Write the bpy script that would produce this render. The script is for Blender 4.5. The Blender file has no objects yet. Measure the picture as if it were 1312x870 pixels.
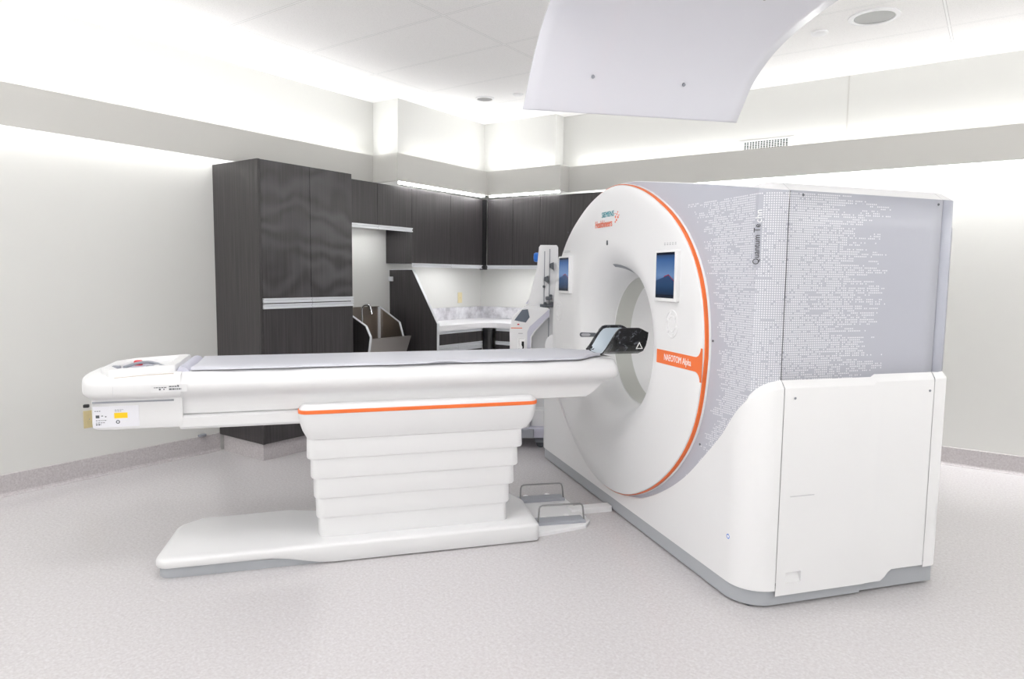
import bpy, bmesh, math, random
from math import sin, cos, pi, radians, sqrt, hypot, atan2
from mathutils import Vector, Matrix

random.seed(7)
SC = bpy.context.scene
COL = SC.collection
YG = radians(52.144)          # heading of the scanner axis in the room

# ------------------------------------------------------------------ materials
MATS = {}


def lin(v):
    v = v / 255.0
    return v / 12.92 if v <= 0.04045 else ((v + 0.055) / 1.055) ** 2.4


def rgb(r, g, b):
    return (lin(r), lin(g), lin(b), 1.0)


def mat(name, color, rough=0.5, metal=0.0, spec=0.5, coat=0.0):
    m = bpy.data.materials.new(name)
    m.use_nodes = True
    p = m.node_tree.nodes['Principled BSDF']
    p.inputs['Base Color'].default_value = color
    p.inputs['Roughness'].default_value = rough
    p.inputs['Metallic'].default_value = metal
    p.inputs['Specular IOR Level'].default_value = spec
    p.inputs['Coat Weight'].default_value = coat
    MATS[name] = m
    return m


def emit(name, color, strength):
    m = bpy.data.materials.new(name)
    m.use_nodes = True
    p = m.node_tree.nodes['Principled BSDF']
    p.inputs['Base Color'].default_value = color
    p.inputs['Emission Color'].default_value = color
    p.inputs['Emission Strength'].default_value = strength
    MATS[name] = m
    return m


class NT:
    """small node-building helper"""

    def __init__(self, m):
        self.t = m.node_tree
        self.p = self.t.nodes['Principled BSDF']

    def n(self, typ, **kw):
        nd = self.t.nodes.new(typ)
        for k, v in kw.items():
            setattr(nd, k, v)
        return nd

    def link(self, a, b):
        self.t.links.new(a, b)

    def math(self, op, a, b=None, c=None, clamp=False):
        nd = self.n('ShaderNodeMath', operation=op, use_clamp=clamp)
        for i, v in enumerate((a, b, c)):
            if v is None:
                continue
            if isinstance(v, (int, float)):
                nd.inputs[i].default_value = v
            else:
                self.link(v, nd.inputs[i])
        return nd.outputs[0]

    def xyz(self, vec):
        s = self.n('ShaderNodeSeparateXYZ')
        self.link(vec, s.inputs[0])
        return s.outputs

    def comb(self, x, y, z=0.0):
        s = self.n('ShaderNodeCombineXYZ')
        for i, v in enumerate((x, y, z)):
            if isinstance(v, (int, float)):
                s.inputs[i].default_value = v
            else:
                self.link(v, s.inputs[i])
        return s.outputs[0]

    def mix(self, fac, a, b):
        nd = self.n('ShaderNodeMix', data_type='RGBA')
        for sock, v in ((nd.inputs[0], fac), (nd.inputs[6], a), (nd.inputs[7], b)):
            if isinstance(v, (int, float)):
                sock.default_value = v
            elif isinstance(v, tuple):
                sock.default_value = v
            else:
                self.link(v, sock)
        return nd.outputs[2]

    def noise(self, vec, scale, detail=2.0, rough=0.5):
        nd = self.n('ShaderNodeTexNoise')
        nd.inputs['Scale'].default_value = scale
        nd.inputs['Detail'].default_value = detail
        nd.inputs['Roughness'].default_value = rough
        if vec is not None:
            self.link(vec, nd.inputs['Vector'])
        return nd.outputs['Fac']

    def ramp(self, fac, stops):
        nd = self.n('ShaderNodeValToRGB')
        els = nd.color_ramp.elements
        while len(els) < len(stops):
            els.new(0.5)
        for e, (pos, c) in zip(els, stops):
            e.position = pos
            e.color = c
        self.link(fac, nd.inputs[0])
        return nd.outputs[0]

    def geo_pos(self):
        return self.n('ShaderNodeNewGeometry').outputs['Position']

    def uv(self):
        return self.n('ShaderNodeTexCoord').outputs['UV']

    def bump(self, h, strength=0.1, dist=0.002):
        nd = self.n('ShaderNodeBump')
        nd.inputs['Strength'].default_value = strength
        nd.inputs['Distance'].default_value = dist
        self.link(h, nd.inputs['Height'])
        self.link(nd.outputs[0], self.p.inputs['Normal'])


WHITE = mat('white_enamel', rgb(232, 232, 233), 0.34)
WHITE_SOFT = mat('white_plastic_satin', rgb(232, 232, 233), 0.42)
WHITE_TABLE = mat('table_white_enamel', rgb(223, 223, 224), 0.36)
GREY_SHROUD = mat('grey_shroud', rgb(182, 185, 197), 0.4)
GREY_RING = mat('warm_grey_ring', rgb(196, 197, 192), 0.35)
GREY_PLINTH = mat('grey_plinth', rgb(174, 177, 182), 0.5)
GREY_MID = mat('mid_grey_plastic', rgb(150, 153, 160), 0.5)
GREY_LAV = mat('lavender_grey_plastic', rgb(196, 196, 210), 0.45)
GREY_DARK = mat('dark_grey_plastic', rgb(84, 88, 94), 0.45)
SEAM = mat('seam_gasket', rgb(205, 205, 208), 0.7)
ORANGE = mat('orange_accent', rgb(240, 116, 52), 0.4)
BLACK = mat('black_plastic', rgb(28, 28, 30), 0.4)
TEAL = mat('teal_print', rgb(30, 150, 165), 0.5)
LOGO_ORANGE = mat('orange_print', rgb(238, 110, 70), 0.5)
REFLECT_DARK = mat('dark_reflection_print', rgb(58, 56, 60), 0.6)  # dark reflection of the chrome lettering, as a colour
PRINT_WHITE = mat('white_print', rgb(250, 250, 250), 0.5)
PRINT_GREY = mat('grey_print', rgb(168, 168, 172), 0.6)
YELLOW = mat('yellow_label', rgb(248, 204, 20), 0.5)
RED = mat('red_button', rgb(205, 40, 50), 0.4)
BLUE = mat('blue_knob_plastic', rgb(28, 110, 205), 0.35)
ALU = mat('brushed_aluminium', rgb(232, 234, 238), 0.35, 0.35)
STEEL = mat('brushed_steel', rgb(176, 172, 168), 0.3, 0.9)
STEEL_DARK = mat('polished_steel_panel', rgb(156, 147, 139), 0.3, 0.9)
CHROME = mat('chrome', rgb(225, 226, 228), 0.08, 1.0)
CREAM = mat('cream_outlet_plastic', rgb(222, 210, 170), 0.5)
CREAM_DARK = mat('tan_outlet_plastic', rgb(205, 190, 145), 0.5)
WIRE = mat('steel_wire', rgb(150, 150, 150), 0.3, 0.8)
PEDAL_GREY = mat('pedal_rubber_grey', rgb(160, 163, 170), 0.6)
PAD = mat('pale_grey_mattress_vinyl', rgb(196, 197, 205), 0.4)
CARBON = mat('black_carbon_shell', rgb(30, 30, 33), 0.22, 0.0, 0.6)
BLUEPAD = mat('blue_grey_liner', rgb(140, 160, 184), 0.35)
BLUEPALE = mat('pale_blue_liner', rgb(192, 203, 212), 0.4)
WALL = mat('warm_white_wall_paint', rgb(214, 214, 211), 0.6, 0, 0.3)
FASCIA = mat('warm_grey_fascia_paint', rgb(202, 201, 197), 0.6, 0, 0.3)
COUNTER = mat('white_stone_counter', rgb(238, 237, 240), 0.3)
LAMP_OFF = mat('downlight_recess_shade', rgb(128, 128, 126), 0.35, 0.3)  # darker grey stands in for shade inside a recess that is not modelled
FILL_PANEL = emit('fill_panel_diffuser', (1, 1, 1, 1), 5.8)
STRIP = emit('strip_diffuser', (1, 1, 1, 1), 12.0)
GRILLE_DARK = mat('vent_shadow_green', rgb(34, 50, 44), 0.8, 0, 0.2)


def build_special():
    # speckled vinyl floor ------------------------------------------------
    for nm, base, lo, hi, rough in (('speckled_vinyl_floor', (200, 197, 198), (190, 186, 188), (210, 208, 210), 0.22),
                                    ('speckled_vinyl_base', (188, 183, 184), (172, 166, 168), (200, 196, 197), 0.45)):
        m = mat(nm, rgb(*base), rough)
        N = NT(m)
        pos = N.geo_pos()
        f1 = N.noise(pos, 90, 1.0)
        f2 = N.noise(pos, 55, 2.0)
        c = N.ramp(f1, [(0.0, rgb(*lo)), (0.40, rgb(*lo)), (0.46, rgb(*base)), (0.58, rgb(*base)), (0.66, rgb(*hi))])
        c2 = N.ramp(f2, [(0.30, rgb(base[0] - 8, base[1] - 10, base[2] - 9)), (0.5, rgb(*base)), (0.72, rgb(*hi))])
        c = N.mix(0.5, c, c2)
        N.link(c, N.p.inputs['Base Color'])
        
    # ceiling tile -----------------------------------------------------------
    m = mat('ceiling_tile', rgb(244, 243, 242), 0.9, 0, 0.1)
    N = NT(m)
    pos = N.geo_pos()
    x, y, z = N.xyz(pos)

    def lines(v, off, step, w):
        t = N.math('FRACT', N.math('DIVIDE', N.math('SUBTRACT', v, off), step))
        d = N.math('MULTIPLY', N.math('MINIMUM', t, N.math('SUBTRACT', 1.0, t)), step)
        return N.math('LESS_THAN', d, w), N.math('LESS_THAN', d, w * 1.45)
    a1, b1 = lines(x, -4.6, 1.4, 0.007)
    a2, b2 = lines(y, 3.65, 0.7, 0.007)
    grid = N.math('MAXIMUM', a1, a2)
    edge = N.math('MAXIMUM', b1, b2)
    fis = N.noise(pos, 140, 2.0)
    tile = N.ramp(fis, [(0.30, rgb(234, 233, 232)), (0.44, rgb(244, 243, 242)), (0.7, rgb(247, 246, 245))])
    c = N.mix(edge, tile, rgb(206, 205, 204))
    c = N.mix(grid, c, rgb(247, 247, 246))
    N.link(c, N.p.inputs['Base Color'])
    N.bump(fis, 0.25, 0.003)
    # dark wood laminate, straight grain --------------------------------------
    for nm, smear in (('charcoal_wood_laminate', False), ('charcoal_wood_laminate_smeared', True)):
        m = mat(nm, rgb(60, 57, 58), 0.38)
        N = NT(m)
        pos = N.geo_pos()
        x, y, z = N.xyz(pos)
        h = N.math('ADD', x, y)
        v = N.comb(N.math('MULTIPLY', h, 60.0), N.math('MULTIPLY', z, 1.6), 0.0)
        g = N.noise(v, 1.0, 4.0, 0.6)
        c = N.ramp(g, [(0.25, rgb(47, 44, 45)), (0.5, rgb(61, 58, 59)), (0.8, rgb(76, 72, 73))])
        if smear:
            w = N.n('ShaderNodeTexWave', wave_type='RINGS')
            w.inputs['Scale'].default_value = 1.1
            w.inputs['Distortion'].default_value = 13.0
            w.inputs['Detail'].default_value = 2.0
            w.inputs['Detail Scale'].default_value = 1.2
            N.link(N.comb(N.math('MULTIPLY', y, 1.4), N.math('MULTIPLY', z, 1.6), 0.3), w.inputs['Vector'])
            big = N.noise(pos, 2.6, 1.0)
            k = N.math('MULTIPLY', N.math('MULTIPLY', w.outputs['Fac'], big), 0.62, clamp=True)
            c = N.mix(k, c, rgb(112, 112, 114))
            N.link(N.math('MULTIPLY_ADD', w.outputs['Fac'], 0.18, 0.32), N.p.inputs['Roughness'])
        N.link(c, N.p.inputs['Base Color'])
    # marble splash --------------------------------------------------------------
    m = mat('grey_veined_marble', rgb(214, 212, 216), 0.3)
    N = NT(m)
    pos = N.geo_pos()
    f = N.noise(pos, 7, 5.0, 0.65)
    N.link(N.ramp(f, [(0.36, rgb(176, 174, 180)), (0.5, rgb(212, 211, 216)), (0.64, rgb(232, 232, 236))]),
           N.p.inputs['Base Color'])
    # printed dot pattern of the scanner shroud: uv in metres (x along the skin, y height)
    m = mat('grey_shroud_dotted', rgb(182, 184, 194), 0.4)
    N = NT(m)
    uu, vv, _ = N.xyz(N.uv())
    S = 0.0104
    cu = N.math('DIVIDE', uu, S)
    cv = N.math('DIVIDE', vv, S)
    fu = N.math('SUBTRACT', N.math('FRACT', cu), 0.5)
    fv = N.math('SUBTRACT', N.math('FRACT', cv), 0.5)
    dot = N.math('LESS_THAN', N.math('SQRT', N.math('ADD', N.math('MULTIPLY', fu, fu), N.math('MULTIPLY', fv, fv))), 0.31)
    iu = N.math('FLOOR', cu)
    iv = N.math('FLOOR', cv)
    wn = N.n('ShaderNodeTexWhiteNoise', noise_dimensions='2D')
    N.link(N.comb(iu, iv), wn.inputs['Vector'])
    w1 = wn.outputs['Value']
    # how far each row runs along the side panel
    rowv = N.comb(0.37, N.math('MULTIPLY', iv, 0.16), 0.0)
    rown = N.noise(rowv, 1.0, 3.0, 0.8)
    wr = N.n('ShaderNodeTexWhiteNoise', noise_dimensions='1D')
    N.link(iv, wr.inputs['W'])
    ext = N.math('ADD', N.math('MULTIPLY', N.math('SUBTRACT', rown, 0.23), 1.6), N.math('MULTIPLY', wr.outputs['Value'], 0.10))
    ext = N.math('MINIMUM', N.math('MAXIMUM', ext, 0.10), 0.56)
    right_ok = N.math('LESS_THAN', uu, ext)
    # ragged fringe around the round front disc (y = distance along the front)
    rowl = N.noise(N.comb(5.1, N.math('MULTIPLY', iv, 0.16), 0.0), 1.0, 3.0, 0.8)
    ydist = N.math('ADD', uu, 0.2277)        # 0 at the start of the flat front
    dy = N.math('SUBTRACT', 1.28, N.math('MULTIPLY', ydist, -1.0))
    ex = N.math('DIVIDE', dy, 1.08)
    ez = N.math('DIVIDE', N.math('SUBTRACT', vv, 1.126), 0.99)
    de = N.math('SQRT', N.math('ADD', N.math('MULTIPLY', ex, ex), N.math('MULTIPLY', ez, ez)))
    lim = N.math('ADD', N.math('MULTIPLY_ADD', rowl, 0.26, 0.935), N.math('MULTIPLY', wr.outputs['Value'], 0.035))
    left_ok = N.math('GREATER_THAN', de, lim)
    # gaps: blocks missing along the rows, denser towards the corner
    gap = N.noise(N.comb(N.math('MULTIPLY', iu, 0.045), N.math('MULTIPLY', iv, 0.33), 0.0), 1.0, 2.0)
    far = N.math('MULTIPLY', N.math('ABSOLUTE', N.math('ADD', uu, 0.06)), 1.1, clamp=True)
    dens = N.math('SUBTRACT', 0.95, N.math('MULTIPLY', far, 0.45))
    keep1 = N.math('LESS_THAN', w1, dens)
    keep2 = N.math('LESS_THAN', gap, N.math('SUBTRACT', 0.70, N.math('MULTIPLY', far, 0.26)))
    # bare column behind the vertical lettering
    ina = N.math('MULTIPLY', N.math('GREATER_THAN', uu, -0.160), N.math('LESS_THAN', uu, -0.112))
    inb = N.math('MULTIPLY', N.math('GREATER_THAN', vv, 1.572), N.math('LESS_THAN', vv, 1.895))
    bare = N.math('SUBTRACT', 1.0, N.math('MULTIPLY', ina, inb))
    top = N.math('LESS_THAN', vv, 1.905)
    k = dot
    for q in (right_ok, left_ok, keep1, keep2, bare, top):
        k = N.math('MULTIPLY', k, q)
    N.link(N.mix(k, rgb(182, 184, 194), rgb(232, 232, 236)), N.p.inputs['Base Color'])
    # clear scratched plastic (head holder wing) -----------------------------------
    m = mat('scuffed_black_gloss', rgb(36, 37, 40), 0.2)
    N = NT(m)
    f = N.noise(N.n('ShaderNodeTexCoord').outputs['Object'], 26, 4.0, 0.7)
    N.link(N.ramp(f, [(0.0, rgb(24, 24, 27)), (0.56, rgb(38, 38, 42)), (0.68, rgb(120, 124, 132)), (0.8, rgb(170, 175, 180))]), N.p.inputs['Base Color'])
    # glossy pale acrylic ------------------------------------------------------------
    m = mat('pale_grey_acrylic', rgb(224, 224, 231), 0.10, 0, 0.5)
    # display wallpaper: blue sky over a dark red-edged ridge ---------------------------
    m = mat('display_wallpaper', (0, 0, 0, 1), 0.12)
    N = NT(m)
    u, v, _ = N.xyz(N.uv())
    ridge = N.math('SUBTRACT', 0.50, N.math('MULTIPLY', N.math('ABSOLUTE', N.math('SUBTRACT', u, 0.70)), 0.17))
    ridge = N.math('MINIMUM', ridge, N.math('ADD', 0.50, N.math('MULTIPLY', N.math('SUBTRACT', 0.70, u), 0.45)))
    below = N.math('LESS_THAN', v, ridge)
    band = N.math('MULTIPLY', N.math('LESS_THAN', v, N.math('ADD', ridge, 0.022)), N.math('GREATER_THAN', u, 0.45))
    sky = N.ramp(v, [(0.0, rgb(20, 38, 66)), (0.25, rgb(38, 66, 108)), (0.5, rgb(104, 134, 176)), (0.85, rgb(58, 94, 146)), (0.97, rgb(44, 62, 92))])
    hill = N.ramp(v, [(0.0, rgb(16, 28, 50)), (0.28, rgb(44, 70, 104)), (0.5, rgb(52, 74, 112))])
    c = N.mix(band, sky, rgb(140, 52, 72))
    c = N.mix(below, c, hill)
    bar = N.math('MAXIMUM', N.math('GREATER_THAN', v, 0.945), N.math('LESS_THAN', v, 0.075))
    c = N.mix(bar, c, rgb(16, 24, 40))
    N.link(c, N.p.inputs['Emission Color'])
    N.p.inputs['Emission Strength'].default_value = 0.8


build_special()
FLOOR_M = MATS['speckled_vinyl_floor']
BASE_M = MATS['speckled_vinyl_base']
TILE_M = MATS['ceiling_tile']
WOOD = MATS['charcoal_wood_laminate']
WOOD_S = MATS['charcoal_wood_laminate_smeared']
MARBLE = MATS['grey_veined_marble']
DOTS = MATS['grey_shroud_dotted']
SCREEN = MATS['display_wallpaper']

# ------------------------------------------------------------------ scene graph helpers
BASES = {}


def set_tags(o, label=None, cat=None, group=None, kind=None):
    if label:
        o['label'] = label
    if cat:
        o['category'] = cat
    if group:
        o['group'] = group
    if kind:
        o['kind'] = kind


def thing(name, label, cat, base, ang=0.0, group=None):
    """Empty at the thing's base. base is given in the frame turned by ang."""
    o = bpy.data.objects.new(name, None)
    o.empty_display_size = 0.1
    COL.objects.link(o)
    b = Vector(base)
    o.location = Matrix.Rotation(ang, 3, 'Z') @ b
    o.rotation_euler = (0, 0, ang)
    set_tags(o, label, cat, group)
    BASES[o.name] = b
    return o


def finish(name, bm, material, smooth=None):
    bmesh.ops.recalc_face_normals(bm, faces=bm.faces)
    me = bpy.data.meshes.new(name)
    bm.to_mesh(me)
    bm.free()
    for m in (material if isinstance(material, (list, tuple)) else [material]):
        me.materials.append(m)
    if smooth:
        me.polygons.foreach_set('use_smooth', [True] * len(me.polygons))
        me.set_sharp_from_angle(angle=radians(smooth))
    return me


def part(name, bm, material, parent, smooth=None, label=None, kind=None, recalc=True):
    """mesh child; bm coordinates are in the frame of its thing"""
    top = parent
    while top.parent is not None:
        top = top.parent
    bmesh.ops.translate(bm, verts=bm.verts, vec=-BASES[top.name])
    me = finish(name, bm, material, smooth)
    o = bpy.data.objects.new(name, me)
    COL.objects.link(o)
    o.parent = parent
    set_tags(o, label, kind=kind)
    return o


def solo(name, bm, material, label, cat, base=(0, 0, 0), ang=0.0, smooth=None, group=None):
    b = Vector(base)
    bmesh.ops.translate(bm, verts=bm.verts, vec=-b)
    me = finish(name, bm, material, smooth)
    o = bpy.data.objects.new(name, me)
    COL.objects.link(o)
    o.location = Matrix.Rotation(ang, 3, 'Z') @ b
    o.rotation_euler = (0, 0, ang)
    set_tags(o, label, cat, group)
    BASES[o.name] = b
    return o


def struct(name, bm, material, label=None, smooth=None):
    me = finish(name, bm, material, smooth)
    o = bpy.data.objects.new(name, me)
    COL.objects.link(o)
    set_tags(o, label, kind='structure')
    BASES[o.name] = Vector((0, 0, 0))
    return o


# ------------------------------------------------------------------ mesh helpers
def B():
    return bmesh.new()


def add_box(bm, x0, x1, y0, y1, z0, z1, bev=0.0, seg=2):
    r = bmesh.ops.create_cube(bm, size=1.0)
    vs = r['verts']
    for v in vs:
        v.co = Vector(((x0 + x1) / 2 + v.co.x * (x1 - x0), (y0 + y1) / 2 + v.co.y * (y1 - y0), (z0 + z1) / 2 + v.co.z * (z1 - z0)))
    if bev > 0:
        es = set()
        for v in vs:
            es.update(v.link_edges)
        bmesh.ops.bevel(bm, geom=list(es), offset=bev, segments=seg, affect='EDGES', profile=0.5)
    return bm


def box(x0, x1, y0, y1, z0, z1, bev=0.0, seg=2):
    return add_box(B(), x0, x1, y0, y1, z0, z1, bev, seg)


def round_poly(pts, rads, n=6, inset=0.0):
    """closed polygon (counter-clockwise), rounded corners, moved inward by inset"""
    N = len(pts)
    if not isinstance(rads, (list, tuple)):
        rads = [rads] * N
    out = []
    P = [Vector(p) for p in pts]
    off = []
    for i in range(N):
        d = (P[(i + 1) % N] - P[i]).normalized()
        nrm = Vector((-d.y, d.x))
        off.append((P[i] + nrm * inset, d))
    Q = []
    for i in range(N):
        p1, d1 = off[i - 1]
        p2, d2 = off[i]
        den = d1.x * d2.y - d1.y * d2.x
        w = p2 - p1
        t = (w.x * d2.y - w.y * d2.x) / den if abs(den) > 1e-9 else 0
        Q.append(p1 + d1 * t)
    for i in range(N):
        r = max(rads[i] - inset, 0.0005)
        p = Q[i]
        d1 = (p - Q[i - 1]).normalized()
        d2 = (Q[(i + 1) % N] - p).normalized()
        ang = d1.angle(d2)
        t = r * math.tan(ang / 2)
        t = min(t, 0.48 * (p - Q[i - 1]).length, 0.48 * (Q[(i + 1) % N] - p).length)
        r = t / math.tan(ang / 2)
        a = p - d1 * t
        sgn = 1 if d1.x * d2.y - d1.y * d2.x > 0 else -1
        c = a + Vector((-d1.y, d1.x)) * r * sgn
        a0 = atan2(a.y - c.y, a.x - c.x)
        for k in range(n + 1):
            th = a0 + sgn * ang * k / n
            out.append((c.x + r * cos(th), c.y + r * sin(th)))
    return out


def loft(bm, loops, caps=(True, True), closed=True, mi=0):
    """loops: lists of equal-length 3D points"""
    vl = [[bm.verts.new(p) for p in L] for L in loops]
    n = len(vl[0])
    for a, b in zip(vl[:-1], vl[1:]):
        for i in range(n if closed else n - 1):
            j = (i + 1) % n
            try:
                f = bm.faces.new((a[i], a[j], b[j], b[i]))
                f.material_index = mi
            except ValueError:
                pass
    if caps[0]:
        bm.faces.new(vl[0][::-1]).material_index = mi
    if caps[1]:
        bm.faces.new(vl[-1]).material_index = mi
    return bm


def slab(bm, pts, rads, z0, z1, bev=0.006, n=6, bot_bev=0.0):
    """vertical slab from a rounded plan outline with softened top edge"""
    loops = []
    if bot_bev > 0:
        loops.append([(x, y, z0) for x, y in round_poly(pts, rads, n, bot_bev)])
        loops.append([(x, y, z0 + bot_bev) for x, y in round_poly(pts, rads, n, 0)])
    else:
        loops.append([(x, y, z0) for x, y in round_poly(pts, rads, n, 0)])
    for t in (0, 30, 60, 90):
        a = radians(t)
        loops.append([(x, y, z1 - bev + bev * sin(a)) for x, y in round_poly(pts, rads, n, bev * (1 - cos(a)))])
    return loft(bm, loops)


def rect(x0, x1, y0, y1):
    return [(x0, y0), (x1, y0), (x1, y1), (x0, y1)]


def tube(bm, pts, r, n=8, cap=True):
    pts = [Vector(p) for p in pts]
    loops = []
    up = None
    for i, p in enumerate(pts):
        if i == 0:
            d = pts[1] - p
        elif i == len(pts) - 1:
            d = p - pts[i - 1]
        else:
            d = (pts[i + 1] - p).normalized() + (p - pts[i - 1]).normalized()
        d.normalize()
        if up is None:
            up = Vector((0, 0, 1)) if abs(d.z) < 0.9 else Vector((1, 0, 0))
        s = d.cross(up).normalized()
        up = s.cross(d).normalized()
        rr = r[i] if isinstance(r, (list, tuple)) else r
        loops.append([p + (s * cos(2 * pi * k / n) + up * sin(2 * pi * k / n)) * rr for k in range(n)])
    return loft(bm, loops, (cap, cap))


def disc_solid(bm, c, axis, prof, n=32):
    """solid of revolution: prof = list of (distance along axis, radius)"""
    c = Vector(c)
    ax = Vector(axis).normalized()
    s = ax.cross(Vector((0, 0, 1)) if abs(ax.z) < 0.9 else Vector((1, 0, 0))).normalized()
    t = ax.cross(s)
    loops = [[c + ax * d + (s * cos(2 * pi * k / n) + t * sin(2 * pi * k / n)) * r for k in range(n)] for d, r in prof]
    return loft(bm, loops)


def prism(bm, poly, ex):
    """extrude a planar 3D polygon by vector ex"""
    ex = Vector(ex)
    return loft(bm, [[Vector(p) for p in poly], [Vector(p) + ex for p in poly]])


def patch(bm, poly, mi=0):
    bm.faces.new([bm.verts.new(p) for p in poly]).material_index = mi
    return bm


def text_bm(body, width, height, origin, xd, yd, thick=0.0012, spacing=1.0, curve_map=None):
    cu = bpy.data.curves.new('lettering', 'FONT')
    cu.body = body
    cu.size = 1.0
    cu.space_character = spacing
    cu.resolution_u = 3
    to = bpy.data.objects.new('lettering', cu)
    COL.objects.link(to)
    dg = bpy.context.evaluated_depsgraph_get()
    me = bpy.data.meshes.new_from_object(to.evaluated_get(dg))
    bpy.data.objects.remove(to)
    bpy.data.curves.remove(cu)
    bm = B()
    bm.from_mesh(me)
    bpy.data.meshes.remove(me)
    xs = [v.co.x for v in bm.verts]
    ys = [v.co.y for v in bm.verts]
    x0, x1, y0, y1 = min(xs), max(xs), min(ys), max(ys)
    xd = Vector(xd).normalized()
    yd = Vector(yd).normalized()
    nd = xd.cross(yd)
    r = bmesh.ops.extrude_face_region(bm, geom=list(bm.faces))
    top = {g for g in r['geom'] if isinstance(g, bmesh.types.BMVert)}
    for v in bm.verts:
        u = (v.co.x - x0) / (x1 - x0) * width
        w = (v.co.y - y0) / (y1 - y0) * height
        v.co = Vector(origin) + xd * u + yd * w + nd * (thick if v in top else 0.0)
    return bm


def interp(tab, x):
    if x <= tab[0][0]:
        return tab[0][1]
    for (x0, y0), (x1, y1) in zip(tab[:-1], tab[1:]):
        if x <= x1:
            return y0 + (y1 - y0) * (x - x0) / (x1 - x0)
    return tab[-1][1]


def smoothtab(tab, x):
    """monotone-ish cubic interpolation"""
    n = len(tab)
    if x <= tab[0][0]:
        return tab[0][1]
    if x >= tab[-1][0]:
        return tab[-1][1]
    m = []
    for i in range(n):
        a = tab[max(i - 1, 0)]
        b = tab[min(i + 1, n - 1)]
        m.append((b[1] - a[1]) / (b[0] - a[0]))
    for i in range(n - 1):
        if x <= tab[i + 1][0]:
            h = tab[i + 1][0] - tab[i][0]
            t = (x - tab[i][0]) / h
            return ((2 * t**3 - 3 * t**2 + 1) * tab[i][1] + (t**3 - 2 * t**2 + t) * h * m[i]
                    + (-2 * t**3 + 3 * t**2) * tab[i + 1][1] + (t**3 - t**2) * h * m[i + 1])


def sstep(a, b, x):
    t = min(max((x - a) / (b - a), 0), 1)
    return t * t * (3 - 2 * t)


# ================================================================== ROOM
XL, YR, YA, XJ = -5.385, 6.64, 6.875, -3.30     # left wall, right wall, alcove back wall, jog
XE, YB, ZC = 3.4, -3.2, 3.28                    # east wall, wall behind the camera, ceiling
ZF0, ZF1 = 2.445, 2.715                         # light-cove fascia, bottom and top

struct('floor', box(XL - 0.1, XE + 0.1, YB - 0.1, YA + 0.1, -0.1, 0.0), FLOOR_M, 'pale speckled vinyl floor')
struct('ceiling', box(XL - 0.1, XE + 0.1, YB - 0.1, YA + 0.1, ZC, ZC + 0.1), TILE_M, 'white tiled ceiling')
struct('wall_left', box(XL - 0.1, XL, YB - 0.1, YA + 0.1, 0, ZC), WALL, 'left wall')
bm = box(XJ, XE + 0.1, YR, YA + 0.1, 0, ZC)
struct('wall_right', bm, WALL, 'right wall behind the scanner')
struct('wall_back', box(XL, XJ, YA, YA + 0.1, 0, ZC), WALL, 'back wall of the cabinet alcove')
struct('wall_east', box(XE, XE + 0.1, YB - 0.1, YR, 0, ZC), WALL)
struct('wall_front', box(XL, XE, YB - 0.1, YB, 0, ZC), WALL)

# upper bulkhead over the cabinets (solid, behind the fascia)
bm = B()
pl = [(XL, 5.05), (-5.03, 5.05), (-5.03, 6.47), (-4.05, 6.47), (-4.05, YR), (XJ, YR), (XJ, YA), (XL, YA)]
prism(bm, [(x, y, 2.56) for x, y in pl], (0, 0, ZC - 2.56))
struct('wall_bulkhead', bm, WALL, 'bulkhead above the dark cabinets')

# light-cove fascia: thin upright board following the walls, with a shelf behind it
FP = [(-5.24, YB), (-5.24, 4.91), (-4.90, 4.91), (-4.90, 6.36), (-3.91, 6.36), (-3.91, 6.54), (XE, 6.54)]


def strip_offset(pts, d):
    out = []
    P = [Vector(p) for p in pts]
    for i, p in enumerate(P):
        ns = []
        if i > 0:
            e = (P[i] - P[i - 1]).normalized()
            ns.append(Vector((-e.y, e.x)))
        if i < len(P) - 1:
            e = (P[i + 1] - P[i]).normalized()
            ns.append(Vector((-e.y, e.x)))
        if len(ns) == 1:
            out.append(p + ns[0] * d)
        else:
            out.append(p + (ns[0] + ns[1]) * d)
    return [(q.x, q.y) for q in out]


def fascia(zlo, zhi, d0, d1, name, m, label):
    a = strip_offset(FP, d0)
    b = strip_offset(FP, d1)
    bm = B()
    loops = []
    for (ax, ay), (bx, by) in zip(a, b):
        loops.append([(ax, ay, zlo), (bx, by, zlo), (bx, by, zhi), (ax, ay, zhi)])
    loft(bm, loops)
    struct(name, bm, m, label)


fascia(ZF0, ZF1, 0.0, 0.018, 'trim_1', FASCIA, 'grey light-cove fascia band around the walls')
fascia(2.565, 2.59, 0.018, 0.098, 'trim_2', WALL, 'shelf behind the light-cove fascia')


# baseboards (coved vinyl)
def baseboard(name, p0, p1, nrm, h=0.152):
    """p0->p1 along the wall face, nrm into the room"""
    prof = [(0.0, 0.0), (0.022, 0.0), (0.022, 0.003), (0.013, 0.010), (0.008, 0.022), (0.008, h - 0.004), (0.004, h), (0.0, h)]
    bm = B()
    loft(bm, [[(p[0] + nrm[0] * d, p[1] + nrm[1] * d, z) for d, z in prof] for p in (p0, p1)])
    struct(name, bm, BASE_M, 'grey speckled vinyl baseboard')


baseboard('baseboard_left', (XL, YB), (XL, 3.25), (1, 0))
baseboard('baseboard_right', (XJ, YR), (XE, YR), (0, -1))
# control joint in the upper right wall
struct('trim_3', box(-1.18, -1.168, YR - 0.004, YR, 2.6, ZC), FASCIA, 'thin vertical joint in the upper right wall')


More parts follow.
